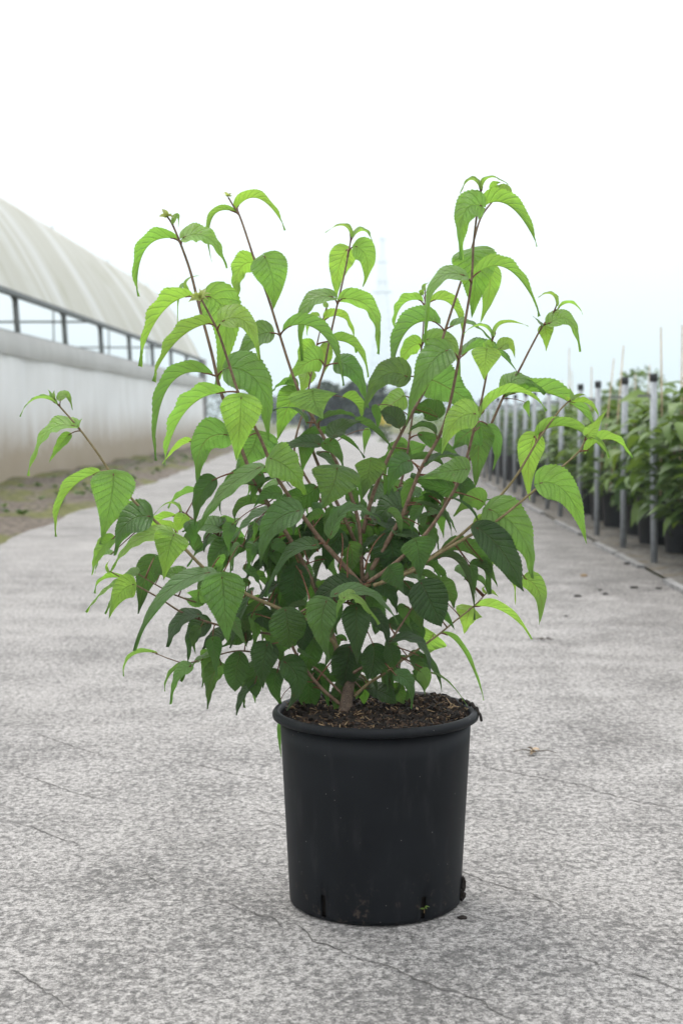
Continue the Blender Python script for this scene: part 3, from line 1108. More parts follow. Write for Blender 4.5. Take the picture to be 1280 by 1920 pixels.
a_s = 2 * math.pi * (SLOT_A[2] + 0.5) / NP
lump('soil_clod', ((R_BOT + 0.004) * math.cos(a_s), (R_BOT + 0.004) * math.sin(a_s), 0.028), 0.0055, M['clod'], pot, 3, (0.7, 1.0, 2.0))
lump('soil_clod', ((R_BOT + 0.003) * math.cos(a_s), (R_BOT + 0.003) * math.sin(a_s), 0.012), 0.0065, M['clod'], pot, 8, (0.7, 1.0, 1.2))
mb = MB()
rp = []
for k in range(14):
    a = R(12) - R(1.9) * k
    rp.append(Vector(((R_RIM - 0.022 + 0.0021 * k) * math.cos(a), (R_RIM - 0.022 + 0.0021 * k) * math.sin(a), PH + 0.006 - 0.016 * (k / 13) ** 3 + 0.002 * math.sin(k * 2.3))))
mb.tube(rp, [0.0035 - 0.00012 * k for k in range(14)], 6)
mb.build('root_piece', M['clod'], pot, True)

# ------------------------------------------------------------------ the shrub
shrub = empty('leafy_shrub', (PC.x, PC.y, 0.0), 'leafy green shrub with drooping serrated leaves growing in the large black pot', 'shrub')
SB = Vector((PC.x, PC.y, 0.0))


def SP(px, py, d=0.0):
    return at(px, py, Y0 + d) - SB


def lerp3(a, b, t):
    return tuple(x + (y - x) * t for x, y in zip(a, b))


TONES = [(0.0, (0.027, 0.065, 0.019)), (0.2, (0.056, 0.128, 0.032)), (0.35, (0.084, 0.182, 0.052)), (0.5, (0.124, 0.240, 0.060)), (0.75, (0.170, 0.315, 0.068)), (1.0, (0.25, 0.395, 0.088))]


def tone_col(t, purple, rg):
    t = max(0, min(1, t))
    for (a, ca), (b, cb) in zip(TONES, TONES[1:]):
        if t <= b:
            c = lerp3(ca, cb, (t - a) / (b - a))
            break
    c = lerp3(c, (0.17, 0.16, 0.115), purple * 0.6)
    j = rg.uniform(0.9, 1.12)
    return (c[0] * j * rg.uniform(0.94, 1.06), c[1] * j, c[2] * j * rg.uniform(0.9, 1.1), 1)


WP = [(0, 0), (0.012, 0.34), (0.04, 0.66), (0.085, 0.88), (0.14, 0.98), (0.19, 1.0), (0.28, 0.95), (0.40, 0.81), (0.53, 0.62), (0.66, 0.435), (0.77, 0.285), (0.86, 0.165), (0.935, 0.085), (0.98, 0.03), (1, 0.0)]
WS = [(0, 0), (0.02, 0.34), (0.06, 0.62), (0.12, 0.84), (0.2, 0.97), (0.28, 1.0), (0.40, 0.95), (0.53, 0.84), (0.66, 0.69), (0.78, 0.51), (0.88, 0.32), (0.95, 0.16), (1, 0.0)]
WR = [(0, 0), (0.02, 0.30), (0.06, 0.56), (0.13, 0.79), (0.22, 0.93), (0.33, 1.0), (0.47, 0.99), (0.60, 0.91), (0.72, 0.75), (0.83, 0.53), (0.90, 0.34), (0.95, 0.17), (0.98, 0.06), (1, 0.0)]


def wprof(t, tab):
    for (a, wa), (b, wb) in zip(tab, tab[1:]):
        if t <= b:
            return wa + (wb - wa) * (t - a) / (b - a)
    return 0.0


US = (-1, -0.84, -0.56, -0.28, 0, 0.28, 0.56, 0.84, 1)


def bez(a, c, b, t):
    return a * ((1 - t) ** 2) + c * (2 * t * (1 - t)) + b * (t * t)


def make_leaf(parent, B, Mid, T, width, phi, tone, purple, node, rg, teeth=17, fold=None):
    """B, Mid, T: points of the midrib (shrub space); width in metres; phi: roll about the midrib"""
    C = 2 * Mid - (B + T) * 0.5
    view = (CAM - SB - Mid).normalized()
    chord = T - B
    bulge = Mid - (B + T) * 0.5
    if bulge.length < 0.05 * chord.length:
        bulge = Vector((0, 0, 1))
    t0 = chord.normalized()
    u0 = view.cross(t0)
    sg = 1.0 if u0.dot(bulge) > 0 else -1.0
    L = sum((bez(B, C, T, (k + 1) / 12) - bez(B, C, T, k / 12)).length for k in range(12))
    if fold is None:
        fold = 0.20 + rg.uniform(-0.05, 0.10)
        side = max(0.0, 1 - abs(math.degrees(phi) - 100) / 34)      # leaves seen from the side fold up along the midrib
        fold += (0.85 + rg.uniform(-0.25, 0.1)) * min(1, side * 1.6)
        width *= 1 + 0.10 * min(1, side * 1.6)
    curl = rg.uniform(0.02, 0.10)
    wa, wf, wp = rg.uniform(0.015, 0.045), rg.uniform(2.5, 4.5), rg.uniform(0, 6)
    skew = rg.uniform(-0.12, 0.12)
    seed_ = rg.uniform(0, 90)
    rows = teeth * 2 + 3
    tab = WS if (fold or 0) > 0.7 else WR if (tone < 0.17 and rg.random() < 0.5) else WP
    mb = MB()
    uvs = []
    for k in range(rows):
        t = k / (rows - 1)
        p = bez(B, C, T, t)
        tg = ((C - B) * (2 * (1 - t)) + (T - C) * (2 * t)).normalized()
        uu = view.cross(tg)
        if uu.length < 0.15:
            uu = uu + t0.cross(view) * 0.0 + u0 * 0.2
        uu = (uu - tg * uu.dot(tg)).normalized() * sg
        cc = (view - tg * view.dot(tg))
        cc = cc.normalized() if cc.length > 1e-3 else uu.cross(tg)
        N = (cc * math.cos(phi + skew * 2 * t) + uu * math.sin(phi + skew * 2 * t)).normalized()
        S = tg.cross(N).normalized()
        wt_ = wprof(t, tab) * width * 0.5
        for u in US:
            e = abs(u)
            x = u * wt_
            if e == 1 and 1 < k < rows - 2:
                x *= 1.0 + (0.030 if k % 2 else -0.035)
                p2 = p + tg * (0.007 * L if k % 2 else -0.003 * L)
            else:
                p2 = p
            if t < 0.15:                                   # heart-shaped foot
                p2 = p2 - tg * (0.075 * L * e * e * (1 - t / 0.15))
            lift = abs(x) * math.sin(fold) - curl * width * (e ** 2.2) * (0.4 + t)
            lift += width * wa * math.sin(wf * 2 * math.pi * t + wp + (1.4 if u > 0 else 0)) * e * e
            # sunken side veins leave the blade quilted
            ph_ = (t - 0.20 * e ** 0.8) * 9.5
            lift += 0.030 * width * mnoise.noise((u * 2.6 + seed_, t * 7.0, seed_ * 1.7)) * min(1, e * 3)
            lift -= 0.008 * width * abs(((ph_ % 1.0) - 0.5) * 2) ** 4 * (1 if 0.1 < e < 0.95 else 0)
            mb.v.append(p2 + S * (x * math.cos(fold)) + N * lift)
            uvs.append((0.5 + 0.5 * u, t))
    nu = len(US)
    for k in range(rows - 1):
        for q in range(nu - 1):
            a = k * nu + q
            mb.f.append((a, a + 1, a + nu + 1, a + nu))
            mb.m.append(0)
    nblade = len(mb.v)
    if node is not None:
        tg = (C - B).normalized()
        ln = (B - node).length
        c1 = node.lerp(B, 0.5) - tg * (ln * 0.12) + Vector((0, 0, 1)) * ln * 0.10
        inner = bez(B, C, T, 0.04)
        pts = [bez(node, c1, B, s / 6) for s in range(7)] + [inner]
        rad = [0.0018, 0.0015, 0.0013, 0.0012, 0.0012, 0.0011, 0.0010, 0.0006]
        sc = min(1.0, max(0.45, L / 0.075))
        mb.tube(pts, [r_ * sc for r_ in rad], 6, 1)
    if isinstance(parent, dict):
        off = len(parent['v'])
        parent['v'] += mb.v
        parent['f'] += [tuple(i_ + off for i_ in f_) for f_ in mb.f]
        parent['m'] += mb.m
        parent['uv'] += uvs + [(0.5, 0.1)] * (len(mb.v) - nblade)
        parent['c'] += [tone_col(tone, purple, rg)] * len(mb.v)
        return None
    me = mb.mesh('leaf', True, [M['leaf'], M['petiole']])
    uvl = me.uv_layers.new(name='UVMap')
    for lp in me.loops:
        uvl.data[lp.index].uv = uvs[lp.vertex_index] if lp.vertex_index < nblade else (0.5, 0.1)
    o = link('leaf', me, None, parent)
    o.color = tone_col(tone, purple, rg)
    return o


def smooth_line(pts, n=5):
    out = []
    P_ = [Vector(p) for p in pts]
    for i in range(len(P_) - 1):
        p0, p1, p2, p3 = P_[max(i - 1, 0)], P_[i], P_[i + 1], P_[min(i + 2, len(P_) - 1)]
        for k in range(n):
            t = k / n
            out.append(0.5 * ((2 * p1) + (p2 - p0) * t + (2 * p0 - 5 * p1 + 4 * p2 - p3) * t * t + (3 * p1 - p0 - 3 * p2 + p3) * t ** 3))
    out.append(P_[-1])
    return out


# every stem: pixel polyline from foot to tip, depth at foot and tip (m, - is towards the camera), radii, leaves
# leaf: base x,y  mid x,y  tip x,y  true width(px)  roll(deg)  tone  [depth shift, purple]
STEMS = {}
exec_stems = []


def stem(name, pts, d0, d1, r0, r1, leaves, tuft=None, green=False):
    exec_stems.append((name, pts, d0, d1, r0, r1, leaves, tuft, green))


stem('A', [(678, 1097), (628, 1042), (598, 1008), (565, 964), (538, 925), (514, 884), (490, 826), (470, 785), (449, 742), (426, 672), (409, 622), (392, 588), (376, 558)], -0.02, -0.13, 5.6, 1.9, [
    (352, 556, 298, 595, 259, 686, 66, 108, 0.80), (391, 607, 332, 640, 285, 714, 50, 104, 0.80),
    (418, 602, 462, 606, 489, 673, 60, 48, 0.92), (452, 745, 449, 800, 443, 866, 80, 4, 0.86, -0.02),
    (411, 737, 346, 775, 308, 871, 62, 100, 0.68), (486, 877, 415, 925, 367, 994, 62, 62, 0.46, -0.01),
    (507, 860, 547, 884, 577, 928, 82, 28, 0.66, -0.02), (560, 958, 508, 988, 487, 1060, 72, 42, 0.34, -0.02),
    (588, 1023, 535, 1045, 493, 1118, 60, 58, 0.20, -0.01), (621, 1002, 655, 953, 714, 977, 62, 58, 0.28, -0.01),
], (376, 558, 24))
stem('B', [(645, 1270), (610, 1150), (560, 1040), (508, 954), (471, 888), (440, 806), (413, 730), (397, 662), (373, 572), (358, 512), (341, 463), (324, 422), (313, 405)], 0.0, -0.03, 5.8, 1.8, [
    (325, 447, 272, 470, 258, 556, 44, 100, 0.72), (345, 445, 392, 447, 427, 502, 56, 55, 0.82),
    (325, 418, 333, 404, 335, 426, 14, 40, 0.85), (356, 549, 349, 527, 373, 516, 13, 60, 0.9), (352, 548, 338, 545, 332, 620, 18, 60, 0.85, 0.02),
    (385, 700, 314, 730, 290, 864, 55, 101, 0.42), (428, 690, 488, 725, 505, 826, 86, 18, 0.50, -0.005),
    (392, 556, 424, 610, 400, 738, 82, 8, 0.66, 0.05),
    (424, 815, 378, 838, 370, 920, 84, 148, 0.36), (481, 812, 470, 845, 442, 884, 92, 10, 0.34, 0.03),
    (400, 900, 374, 935, 365, 986, 46, 25, 0.10), (356, 828, 330, 842, 304, 869, 26, 120, 0.95, 0.04),
    (470, 908, 424, 922, 415, 966, 22, 80, 0.12), (484, 915, 520, 897, 548, 915, 22, 75, 0.08),
], (313, 405, 20))
stem('C', [(680, 1092), (676, 1030), (673, 985), (658, 930), (636, 878), (612, 830), (587, 784), (565, 745), (546, 695), (527, 636), (504, 562), (479, 493), (465, 450), (449, 404), (437, 385), (428, 370)], 0.01, 0.03, 4.8, 1.7, [
    (445, 389, 488, 374, 536, 431, 40, 96, 0.86), (436, 396, 397, 412, 397, 491, 24, 98, 0.80),
    (476, 492, 446, 512, 441, 580, 62, 138, 0.76, 0.02), (496, 481, 512, 528, 512, 581, 74, 6, 0.68, -0.02),
    (508, 624, 470, 640, 434, 692, 64, 38, 0.44, 0.02), (541, 613, 605, 628, 646, 723, 50, 112, 0.48, -0.02),
    (586, 733, 590, 755, 602, 784, 96, 2, 0.46, -0.06, 0.32), (573, 792, 548, 767, 511, 768, 30, 78, 0.14),
    (556, 735, 536, 772, 518, 828, 62, 172, 0.66, 0.03), (556, 728, 530, 722, 508, 735, 40, 120, 0.40, 0.03),
    (598, 791, 640, 777, 676, 789, 26, 84, 0.14), (626, 818, 643, 797, 679, 790, 44, 32, 0.05, -0.03, 0.1),
    (598, 833, 556, 832, 505, 856, 42, 48, 0.14), (632, 878, 622, 915, 601, 957, 96, 6, 0.27, -0.05, 0.25),
    (668, 790, 700, 808, 736, 842, 36, 100, 0.24), (596, 850, 622, 866, 634, 892, 30, 60, 0.08, 0.03),
    (590, 915, 565, 932, 514, 942, 56, 30, 0.05, 0.04),
], (427, 368, 13))
stem('D', [(676, 1040), (640, 960), (600, 880), (581, 823), (586, 780), (598, 722), (607, 693), (619, 630), (632, 572), (644, 520), (655, 464), (658, 442)], 0.03, 0.07, 4.2, 1.5, [
    (656, 439, 640, 423, 609, 436, 22, 78, 0.88), (663, 443, 686, 435, 702, 469, 26, 74, 0.85),
    (667, 462, 688, 488, 681, 538, 54, 15, 0.84, -0.01), (650, 468, 634, 508, 630, 562, 56, 174, 0.86, 0.02),
    (622, 556, 570, 582, 564, 677, 52, 48, 0.56), (642, 560, 698, 585, 711, 665, 58, 128, 0.74, -0.005),
    (600, 675, 572, 683, 533, 720, 60, 150, 0.50), (631, 681, 668, 702, 692, 766, 52, 30, 0.34, 0.01),
    (566, 826, 625, 816, 685, 857, 38, 84, 0.18), (690, 805, 685, 826, 682, 851, 18, 20, 0.45, 0.05), (645, 745, 668, 760, 676, 786, 40, 120, 0.62, 0.03),
])
stem('E', [(640, 1000), (565, 880), (552, 836), (570, 765), (580, 720), (592, 655), (605, 600), (613, 572)], 0.08, 0.20, 3.4, 1.2, [
    (614, 575, 609, 567, 615, 560, 12, 0, 0.95), (613, 597, 650, 602, 670, 661, 40, 120, 0.80), (598, 592, 584, 604, 575, 628, 26, 118, 0.8),
    (620, 640, 664, 652, 692, 707, 42, 114, 0.86), (589, 653, 570, 662, 557, 690, 54, 158, 0.80), (576, 695, 572, 715, 562, 742, 40, 168, 0.8),
    (600, 655, 612, 670, 608, 700, 40, 165, 0.8),
])
stem('F', [(684, 1088), (712, 1040), (742, 988), (754, 966), (774, 914), (790, 876), (822, 820), (840, 768), (858, 682), (871, 605), (883, 530), (887, 460), (894, 398), (900, 366), (903, 346)], -0.01, -0.08, 5.4, 1.6, [
    (898, 351, 878, 339, 857, 376, 20, 78, 0.86), (904, 352, 920, 333, 953, 345, 22, 78, 0.86),
    (902, 386, 868, 404, 861, 488, 66, 24, 0.74, -0.01), (905, 388, 956, 388, 1007, 462, 50, 110, 0.80),
    (868, 516, 810, 538, 796, 652, 56, 58, 0.60, -0.01), (896, 511, 956, 508, 1013, 592, 46, 104, 0.70),
    (838, 657, 796, 700, 759, 798, 70, 24, 0.50, -0.02), (872, 663, 918, 654, 972, 702, 46, 88, 0.40, 0.02),
    (815, 812, 790, 800, 764, 813, 28, 94, 0.05), (800, 872, 835, 857, 871, 863, 36, 70, 0.05), (766, 864, 740, 884, 726, 932, 50, 24, 0.27, -0.02),
    (868, 915, 826, 914, 768, 894, 62, 60, 0.10, 0.02), (784, 945, 826, 962, 847, 1006, 16, 88, 0.10),
    (765, 960, 730, 950, 705, 990, 70, 40, 0.10, 0.04), (742, 1000, 770, 1003, 812, 1018, 44, 60, 0.22, 0.0),
])
stem('G', [(680, 1000), (698, 930), (724, 866), (757, 802), (806, 710), (832, 626), (858, 545), (882, 472), (900, 410), (925, 374), (937, 350)], 0.02, 0.06, 4.8, 1.4, [
    (931, 355, 928, 345, 940, 342, 26, 176, 0.85), (936, 362, 951, 357, 958, 380, 26, 20, 0.80),
    (886, 470, 890, 522, 883, 597, 90, 4, 0.60, -0.015), (917, 502, 916, 550, 900, 606, 46, 172, 0.78, 0.02),
    (815, 604, 762, 622, 734, 706, 66, 112, 0.48, -0.01), (849, 611, 886, 609, 932, 648, 40, 74, 0.46),
    (808, 712, 852, 735, 908, 772, 92, 158, 0.36, 0.03), (694, 863, 690, 892, 680, 934, 62, 8, 0.26, -0.03, 0.25),
    (748, 800, 735, 780, 712, 772, 44, 30, 0.0, -0.01, 0.1), (820, 782, 796, 764, 768, 776, 58, 150, 0.10),
])
stem('H', [(700, 1010), (746, 920), (761, 860), (768, 815), (778, 740), (790, 652), (796, 565), (797, 540)], 0.08, 0.15, 3.6, 1.2, [
    (797, 542, 794, 536, 802, 530, 12, 20, 0.9), (792, 552, 788, 548, 790, 558, 12, 20, 0.9),
    (787, 563, 752, 575, 738, 627, 38, 120, 0.78), (813, 563, 850, 578, 868, 640, 42, 122, 0.78),
    (786, 645, 762, 660, 746, 704, 44, 158, 0.82), (799, 637, 848, 645, 863, 711, 48, 40, 0.64),
    (762, 706, 714, 708, 680, 777, 60, 22, 0.27, -0.16, 0.22), (756, 742, 730, 760, 698, 778, 54, 150, 0.62, -0.03),
    (765, 842, 740, 850, 716, 863, 58, 170, 0.30, 0.02), (768, 846, 785, 840, 799, 834, 42, 170, 0.30, 0.02), (788, 815, 826, 836, 863, 863, 30, 12, 0.16),
    (700, 762, 709, 785, 706, 809, 20, 20, 0.26, -0.08), (735, 925, 705, 925, 690, 945, 50, 40, 0.06),
])
stem('I', [(690, 1092), (745, 1052), (800, 998), (845, 930), (868, 880), (890, 798), (898, 770), (912, 700), (922, 640), (924, 622)], -0.03, -0.17, 4.6, 1.5, [
    (921, 629, 900, 611, 868, 625, 17, 80, 0.92), (928, 626, 946, 606, 990, 611, 17, 80, 0.88),
    (912, 655, 909, 680, 907, 713, 54, 4, 0.95, -0.01), (938, 653, 955, 645, 965, 671, 28, 20, 0.9), (921, 652, 910, 646, 904, 655, 22, 20, 0.9),
    (890, 776, 851, 793, 826, 851, 60, 15, 0.90, -0.02), (903, 775, 962, 735, 1026, 769, 42, 96, 0.70, -0.01),
    (875, 880, 838, 884, 785, 896, 54, 28, 0.50, -0.03), (905, 941, 880, 940, 849, 967, 52, 150, 0.52, 0.02), (894, 800, 896, 850, 890, 916, 62, 170, 0.28, 0.07),
    (917, 800, 931, 840, 923, 883, 30, 150, 0.36, 0.08), (846, 934, 880, 955, 896, 983, 15, 78, 0.14), (898, 802, 872, 815, 846, 842, 74, 160, 0.32, 0.05), (858, 905, 872, 918, 866, 945, 40, 20, 0.12, 0.05),
])
stem('J', [(720, 1060), (800, 985), (850, 912), (886, 850), (912, 812), (946, 738), (972, 695), (992, 656), (1016, 612), (1034, 590), (1043, 572)], 0.02, 0.0, 4.2, 1.5, [
    (1042, 572, 1032, 552, 1008, 557, 19, 76, 0.9), (1047, 578, 1070, 569, 1092, 589, 16, 82, 0.85),
    (1020, 609, 1023, 630, 1024, 657, 34, 174, 0.85), (1030, 606, 1068, 602, 1089, 659, 46, 40, 0.85), (1014, 610, 1006, 600, 998, 592, 15, 60, 0.4),
    (948, 734, 976, 710, 1024, 736, 64, 60, 0.58), (958, 739, 1050, 746, 1123, 813, 60, 106, 0.58, -0.01), (985, 755, 988, 765, 993, 783, 18, 30, 0.7),
])
stem('K', [(684, 1098), (740, 1082), (790, 1056), (850, 1014), (905, 965), (958, 905), (986, 862), (1010, 822), (1048, 770), (1072, 747)], -0.02, -0.05, 4.6, 1.4, [
    (1072, 750, 1071, 738, 1066, 724, 9, 20, 0.95), (1075, 749, 1085, 741, 1098, 741, 11, 40, 0.92), (1068, 748, 1060, 745, 1052, 737, 10, 40, 0.92),
    (1076, 755, 1102, 758, 1123, 784, 24, 96, 0.85), (1012, 812, 1072, 803, 1143, 857, 42, 100, 0.70), (1001, 818, 990, 870, 993, 938, 54, 174, 0.86, 0.02),
    (916, 955, 976, 1002, 1000, 1086, 84, 20, 0.46, -0.02), (907, 945, 903, 938, 936, 935, 13, 40, 0.4),
    (832, 1035, 892, 1046, 921, 1114, 66, 120, 0.14), (822, 1047, 866, 1066, 891, 1162, 34, 100, 0.06, -0.02), (779, 1013, 785, 1042, 788, 1087, 70, 4, 0.31, -0.03),
    (760, 1066, 735, 1060, 700, 1050, 60, 50, 0.10, 0.03), (760, 1060, 745, 1040, 715, 1022, 64, 30, 0.05, 0.05),
], None, True)
stem('L', [(700, 1098), (770, 1072), (812, 1044), (888, 1000), (920, 984), (962, 952), (1010, 912), (1045, 882), (1085, 846), (1098, 818)], -0.04, -0.11, 4.2, 1.5, [
    (1100, 815, 1114, 800, 1138, 767, 30, 18, 0.85), (1100, 845, 1142, 824, 1186, 857, 40, 100, 0.80), (1108, 820, 1128, 830, 1143, 857, 12, 60, 0.85), (1097, 815, 1095, 806, 1102, 794, 8, 20, 0.9),
    (1012, 906, 1064, 928, 1099, 1020, 72, 20, 0.70, -0.01), (893, 990, 938, 1030, 982, 1109, 64, 22, 0.03, -0.01), (895, 987, 928, 985, 962, 1022, 42, 150, 0.82, 0.03),
    (984, 1085, 1011, 1115, 1010, 1172, 44, 150, 0.55, 0.02), (905, 1053, 951, 1075, 966, 1134, 32, 128, 0.9, 0.04), (880, 1062, 888, 1085, 888, 1122, 26, 20, 0.35, 0.03),
    (895, 1045, 905, 1042, 915, 1050, 30, 150, 0.8, 0.05),
], None, True)
stem('M', [(664, 1306), (690, 1282), (722, 1262), (756, 1236), (780, 1220), (820, 1191), (852, 1165), (886, 1138), (906, 1118), (916, 1106)], 0.0, 0.05, 3.8, 1.2, [
    (896, 1137, 948, 1150, 998, 1198, 36, 112, 0.95), (882, 1140, 876, 1158, 870, 1187, 58, 170, 0.95, 0.01), (812, 1190, 802, 1208, 797, 1231, 80, 166, 0.84, 0.03),
    (836, 1190, 872, 1228, 907, 1313, 22, 100, 0.62), (917, 1108, 926, 1112, 934, 1120, 10, 40, 0.95), (912, 1112, 905, 1104, 913, 1098, 8, 40, 0.95),
], None, True)
stem('N', [(662, 1262), (690, 1244), (718, 1226), (736, 1196), (768, 1146), (782, 1122)], -0.02, -0.03, 3.6, 1.8, [
    (789, 1093, 806, 1126, 828, 1176, 76, 8, 0.05, -0.02), (816, 1096, 845, 1115, 851, 1141, 52, 150, 0.24), (773, 1142, 786, 1165, 790, 1183, 28, 168, 0.12),
    (729, 1065, 742, 1086, 756, 1113, 50, 8, 0.24, -0.03), (730, 1203, 782, 1204, 808, 1261, 44, 68, 0.12), (729, 1211, 735, 1230, 738, 1253, 36, 8, 0.10, -0.01),
    (790, 1232, 816, 1256, 828, 1298, 20, 28, 0.22), (742, 1266, 768, 1284, 772, 1331, 38, 28, 0.34, -0.02), (765, 1268, 786, 1283, 796, 1304, 18, 90, 0.34),
    (787, 1259, 798, 1275, 796, 1296, 32, 4, 0.56, -0.01), (808, 1262, 842, 1280, 876, 1324, 9, 50, 0.6), (770, 1240, 782, 1250, 778, 1275, 32, 30, 0.16), (750, 1098, 768, 1108, 776, 1128, 36, 30, 0.10),
])
stem('O', [(652, 1240), (600, 1178), (530, 1144), (462, 1114), (396, 1077), (340, 1022), (300, 985), (284, 970), (250, 938), (212, 892), (180, 845), (146, 800), (115, 765), (98, 745)], 0.0, -0.10, 5.0, 1.6, [
    (103, 755, 66, 749, 37, 781, 23, 84, 0.74), (114, 750, 126, 741, 137, 768, 24, 40, 0.80), (98, 746, 95, 737, 90, 730, 7, 20, 0.85), (102, 745, 101, 738, 103, 731, 7, 20, 0.85),
    (139, 799, 86, 814, 51, 892, 56, 58, 0.78), (130, 815, 110, 838, 92, 868, 24, 30, 0.74, 0.02), (146, 797, 150, 790, 155, 784, 7, 40, 0.85),
    (213, 889, 207, 944, 190, 1013, 84, 4, 0.58, -0.02), (180, 888, 124, 930, 103, 1006, 44, 108, 0.70),
    (280, 968, 236, 984, 213, 1042, 78, 28, 0.24, -0.005), (270, 962, 226, 969, 186, 1020, 46, 100, 0.52, 0.02),
    (318, 1000, 252, 1016, 206, 1074, 50, 58, 0.84, -0.02), (326, 1003, 316, 1035, 307, 1089, 68, 4, 0.84, -0.03), (330, 996, 300, 985, 265, 1006, 22, 108, 0.84),
    (212, 1010, 186, 1036, 172, 1079, 36, 40, 0.72, 0.03), (208, 1040, 190, 1045, 178, 1075, 26, 70, 0.6, 0.03),
    (392, 1074, 305, 1118, 249, 1220, 64, 58, 0.42, -0.01), (416, 1081, 421, 1140, 428, 1206, 86, 4, 0.46, -0.03),
    (472, 1108, 452, 1150, 430, 1215, 34, 60, 0.16, 0.02),
], None, True)
stem('P', [(640, 1120), (570, 1075), (500, 1044), (445, 1021), (410, 1004), (375, 983), (352, 966), (338, 957)], 0.05, 0.06, 3.4, 1.3, [
    (338, 958, 316, 944, 285, 969, 16, 80, 0.74), (345, 966, 336, 985, 327, 1002, 36, 8, 0.78, -0.02), (326, 968, 292, 980, 264, 1006, 30, 118, 0.85), (368, 922, 340, 930, 314, 951, 30, 108, 0.50, 0.03),
    (425, 1010, 386, 1020, 350, 1062, 42, 68, 0.34), (426, 1022, 402, 1045, 392, 1080, 48, 20, 0.30, -0.01), (415, 990, 380, 984, 341, 996, 48, 40, 0.34), (432, 992, 422, 974, 406, 974, 32, 150, 0.34),
    (368, 1032, 360, 1012, 344, 1010, 36, 150, 0.14), (502, 957, 460, 984, 422, 1031, 46, 68, 0.24, -0.03), (498, 946, 456, 950, 440, 979, 38, 110, 0.10), (505, 1046, 480, 1064, 453, 1091, 38, 58, 0.02),
    (470, 985, 480, 1005, 470, 1040, 44, 30, 0.12, 0.02), (530, 1040, 520, 1060, 505, 1080, 50, 20, 0.10, 0.0), (338, 956, 337, 948, 335, 940, 7, 20, 0.9),
])
stem('Q', [(560, 1130), (450, 1120), (380, 1130), (335, 1118), (312, 1107), (280, 1089), (247, 1068)], 0.07, 0.05, 2.8, 1.2, [
    (290, 1045, 270, 1095, 258, 1151, 58, 160, 0.02, 0.03), (345, 1080, 320, 1074, 287, 1075, 38, 30, 0.42), (372, 1108, 364, 1126, 348, 1120, 46, 8, 0.36), (256, 1076, 242, 1077, 221, 1092, 30, 40, 0.5), (310, 1050, 300, 1060, 292, 1080, 36, 150, 0.1),
])
stem('R', [(600, 1200), (480, 1185), (410, 1172), (345, 1150), (300, 1122), (262, 1101), (240, 1090), (205, 1070)], 0.02, 0.0, 3.2, 1.2, [
    (250, 1096, 224, 1114, 204, 1162, 50, 8, 0.86, -0.02), (246, 1091, 200, 1106, 160, 1147, 42, 68, 0.86), (236, 1086, 196, 1086, 176, 1112, 27, 94, 0.78), (224, 1100, 212, 1120, 196, 1150, 30, 60, 0.74, 0.02),
    (373, 1152, 336, 1164, 311, 1213, 50, 50, 0.06), (391, 1168, 361, 1194, 352, 1241, 54, 28, 0.03, 0.01), (426, 1186, 406, 1195, 379, 1216, 42, 40, 0.03), (205, 1072, 200, 1062, 205, 1052, 8, 30, 0.9),
])
stem('S', [(640, 1300), (580, 1245), (520, 1230), (470, 1222), (440, 1221), (405, 1229), (352, 1243), (320, 1236), (290, 1224)], 0.0, 0.03, 3.0, 1.0, [
    (290, 1224, 247, 1231, 231, 1268, 20, 94, 0.62), (405, 1229, 370, 1240, 337, 1276, 38, 68, 0.46), (357, 1250, 331, 1268, 318, 1321, 40, 48, 0.46, -0.01), (395, 1233, 383, 1246, 378, 1271, 18, 30, 0.5), (345, 1246, 320, 1265, 308, 1296, 18, 98, 0.42),
    (450, 1226, 443, 1260, 440, 1297, 52, 4, 0.12, -0.01), (501, 1208, 493, 1250, 493, 1293, 58, 4, 0.06, -0.03), (415, 1246, 396, 1275, 388, 1330, 52, 142, 0.05), (478, 1281, 456, 1300, 442, 1341, 27, 58, 0.02), (480, 1265, 476, 1290, 478, 1318, 26, 150, 0.3, 0.04),
    (533, 1241, 558, 1280, 538, 1333, 56, 10, 0.12, -0.04), (520, 1260, 515, 1290, 530, 1330, 44, 20, 0.03, 0.02), (460, 1186, 440, 1200, 410, 1215, 46, 50, 0.03),
])
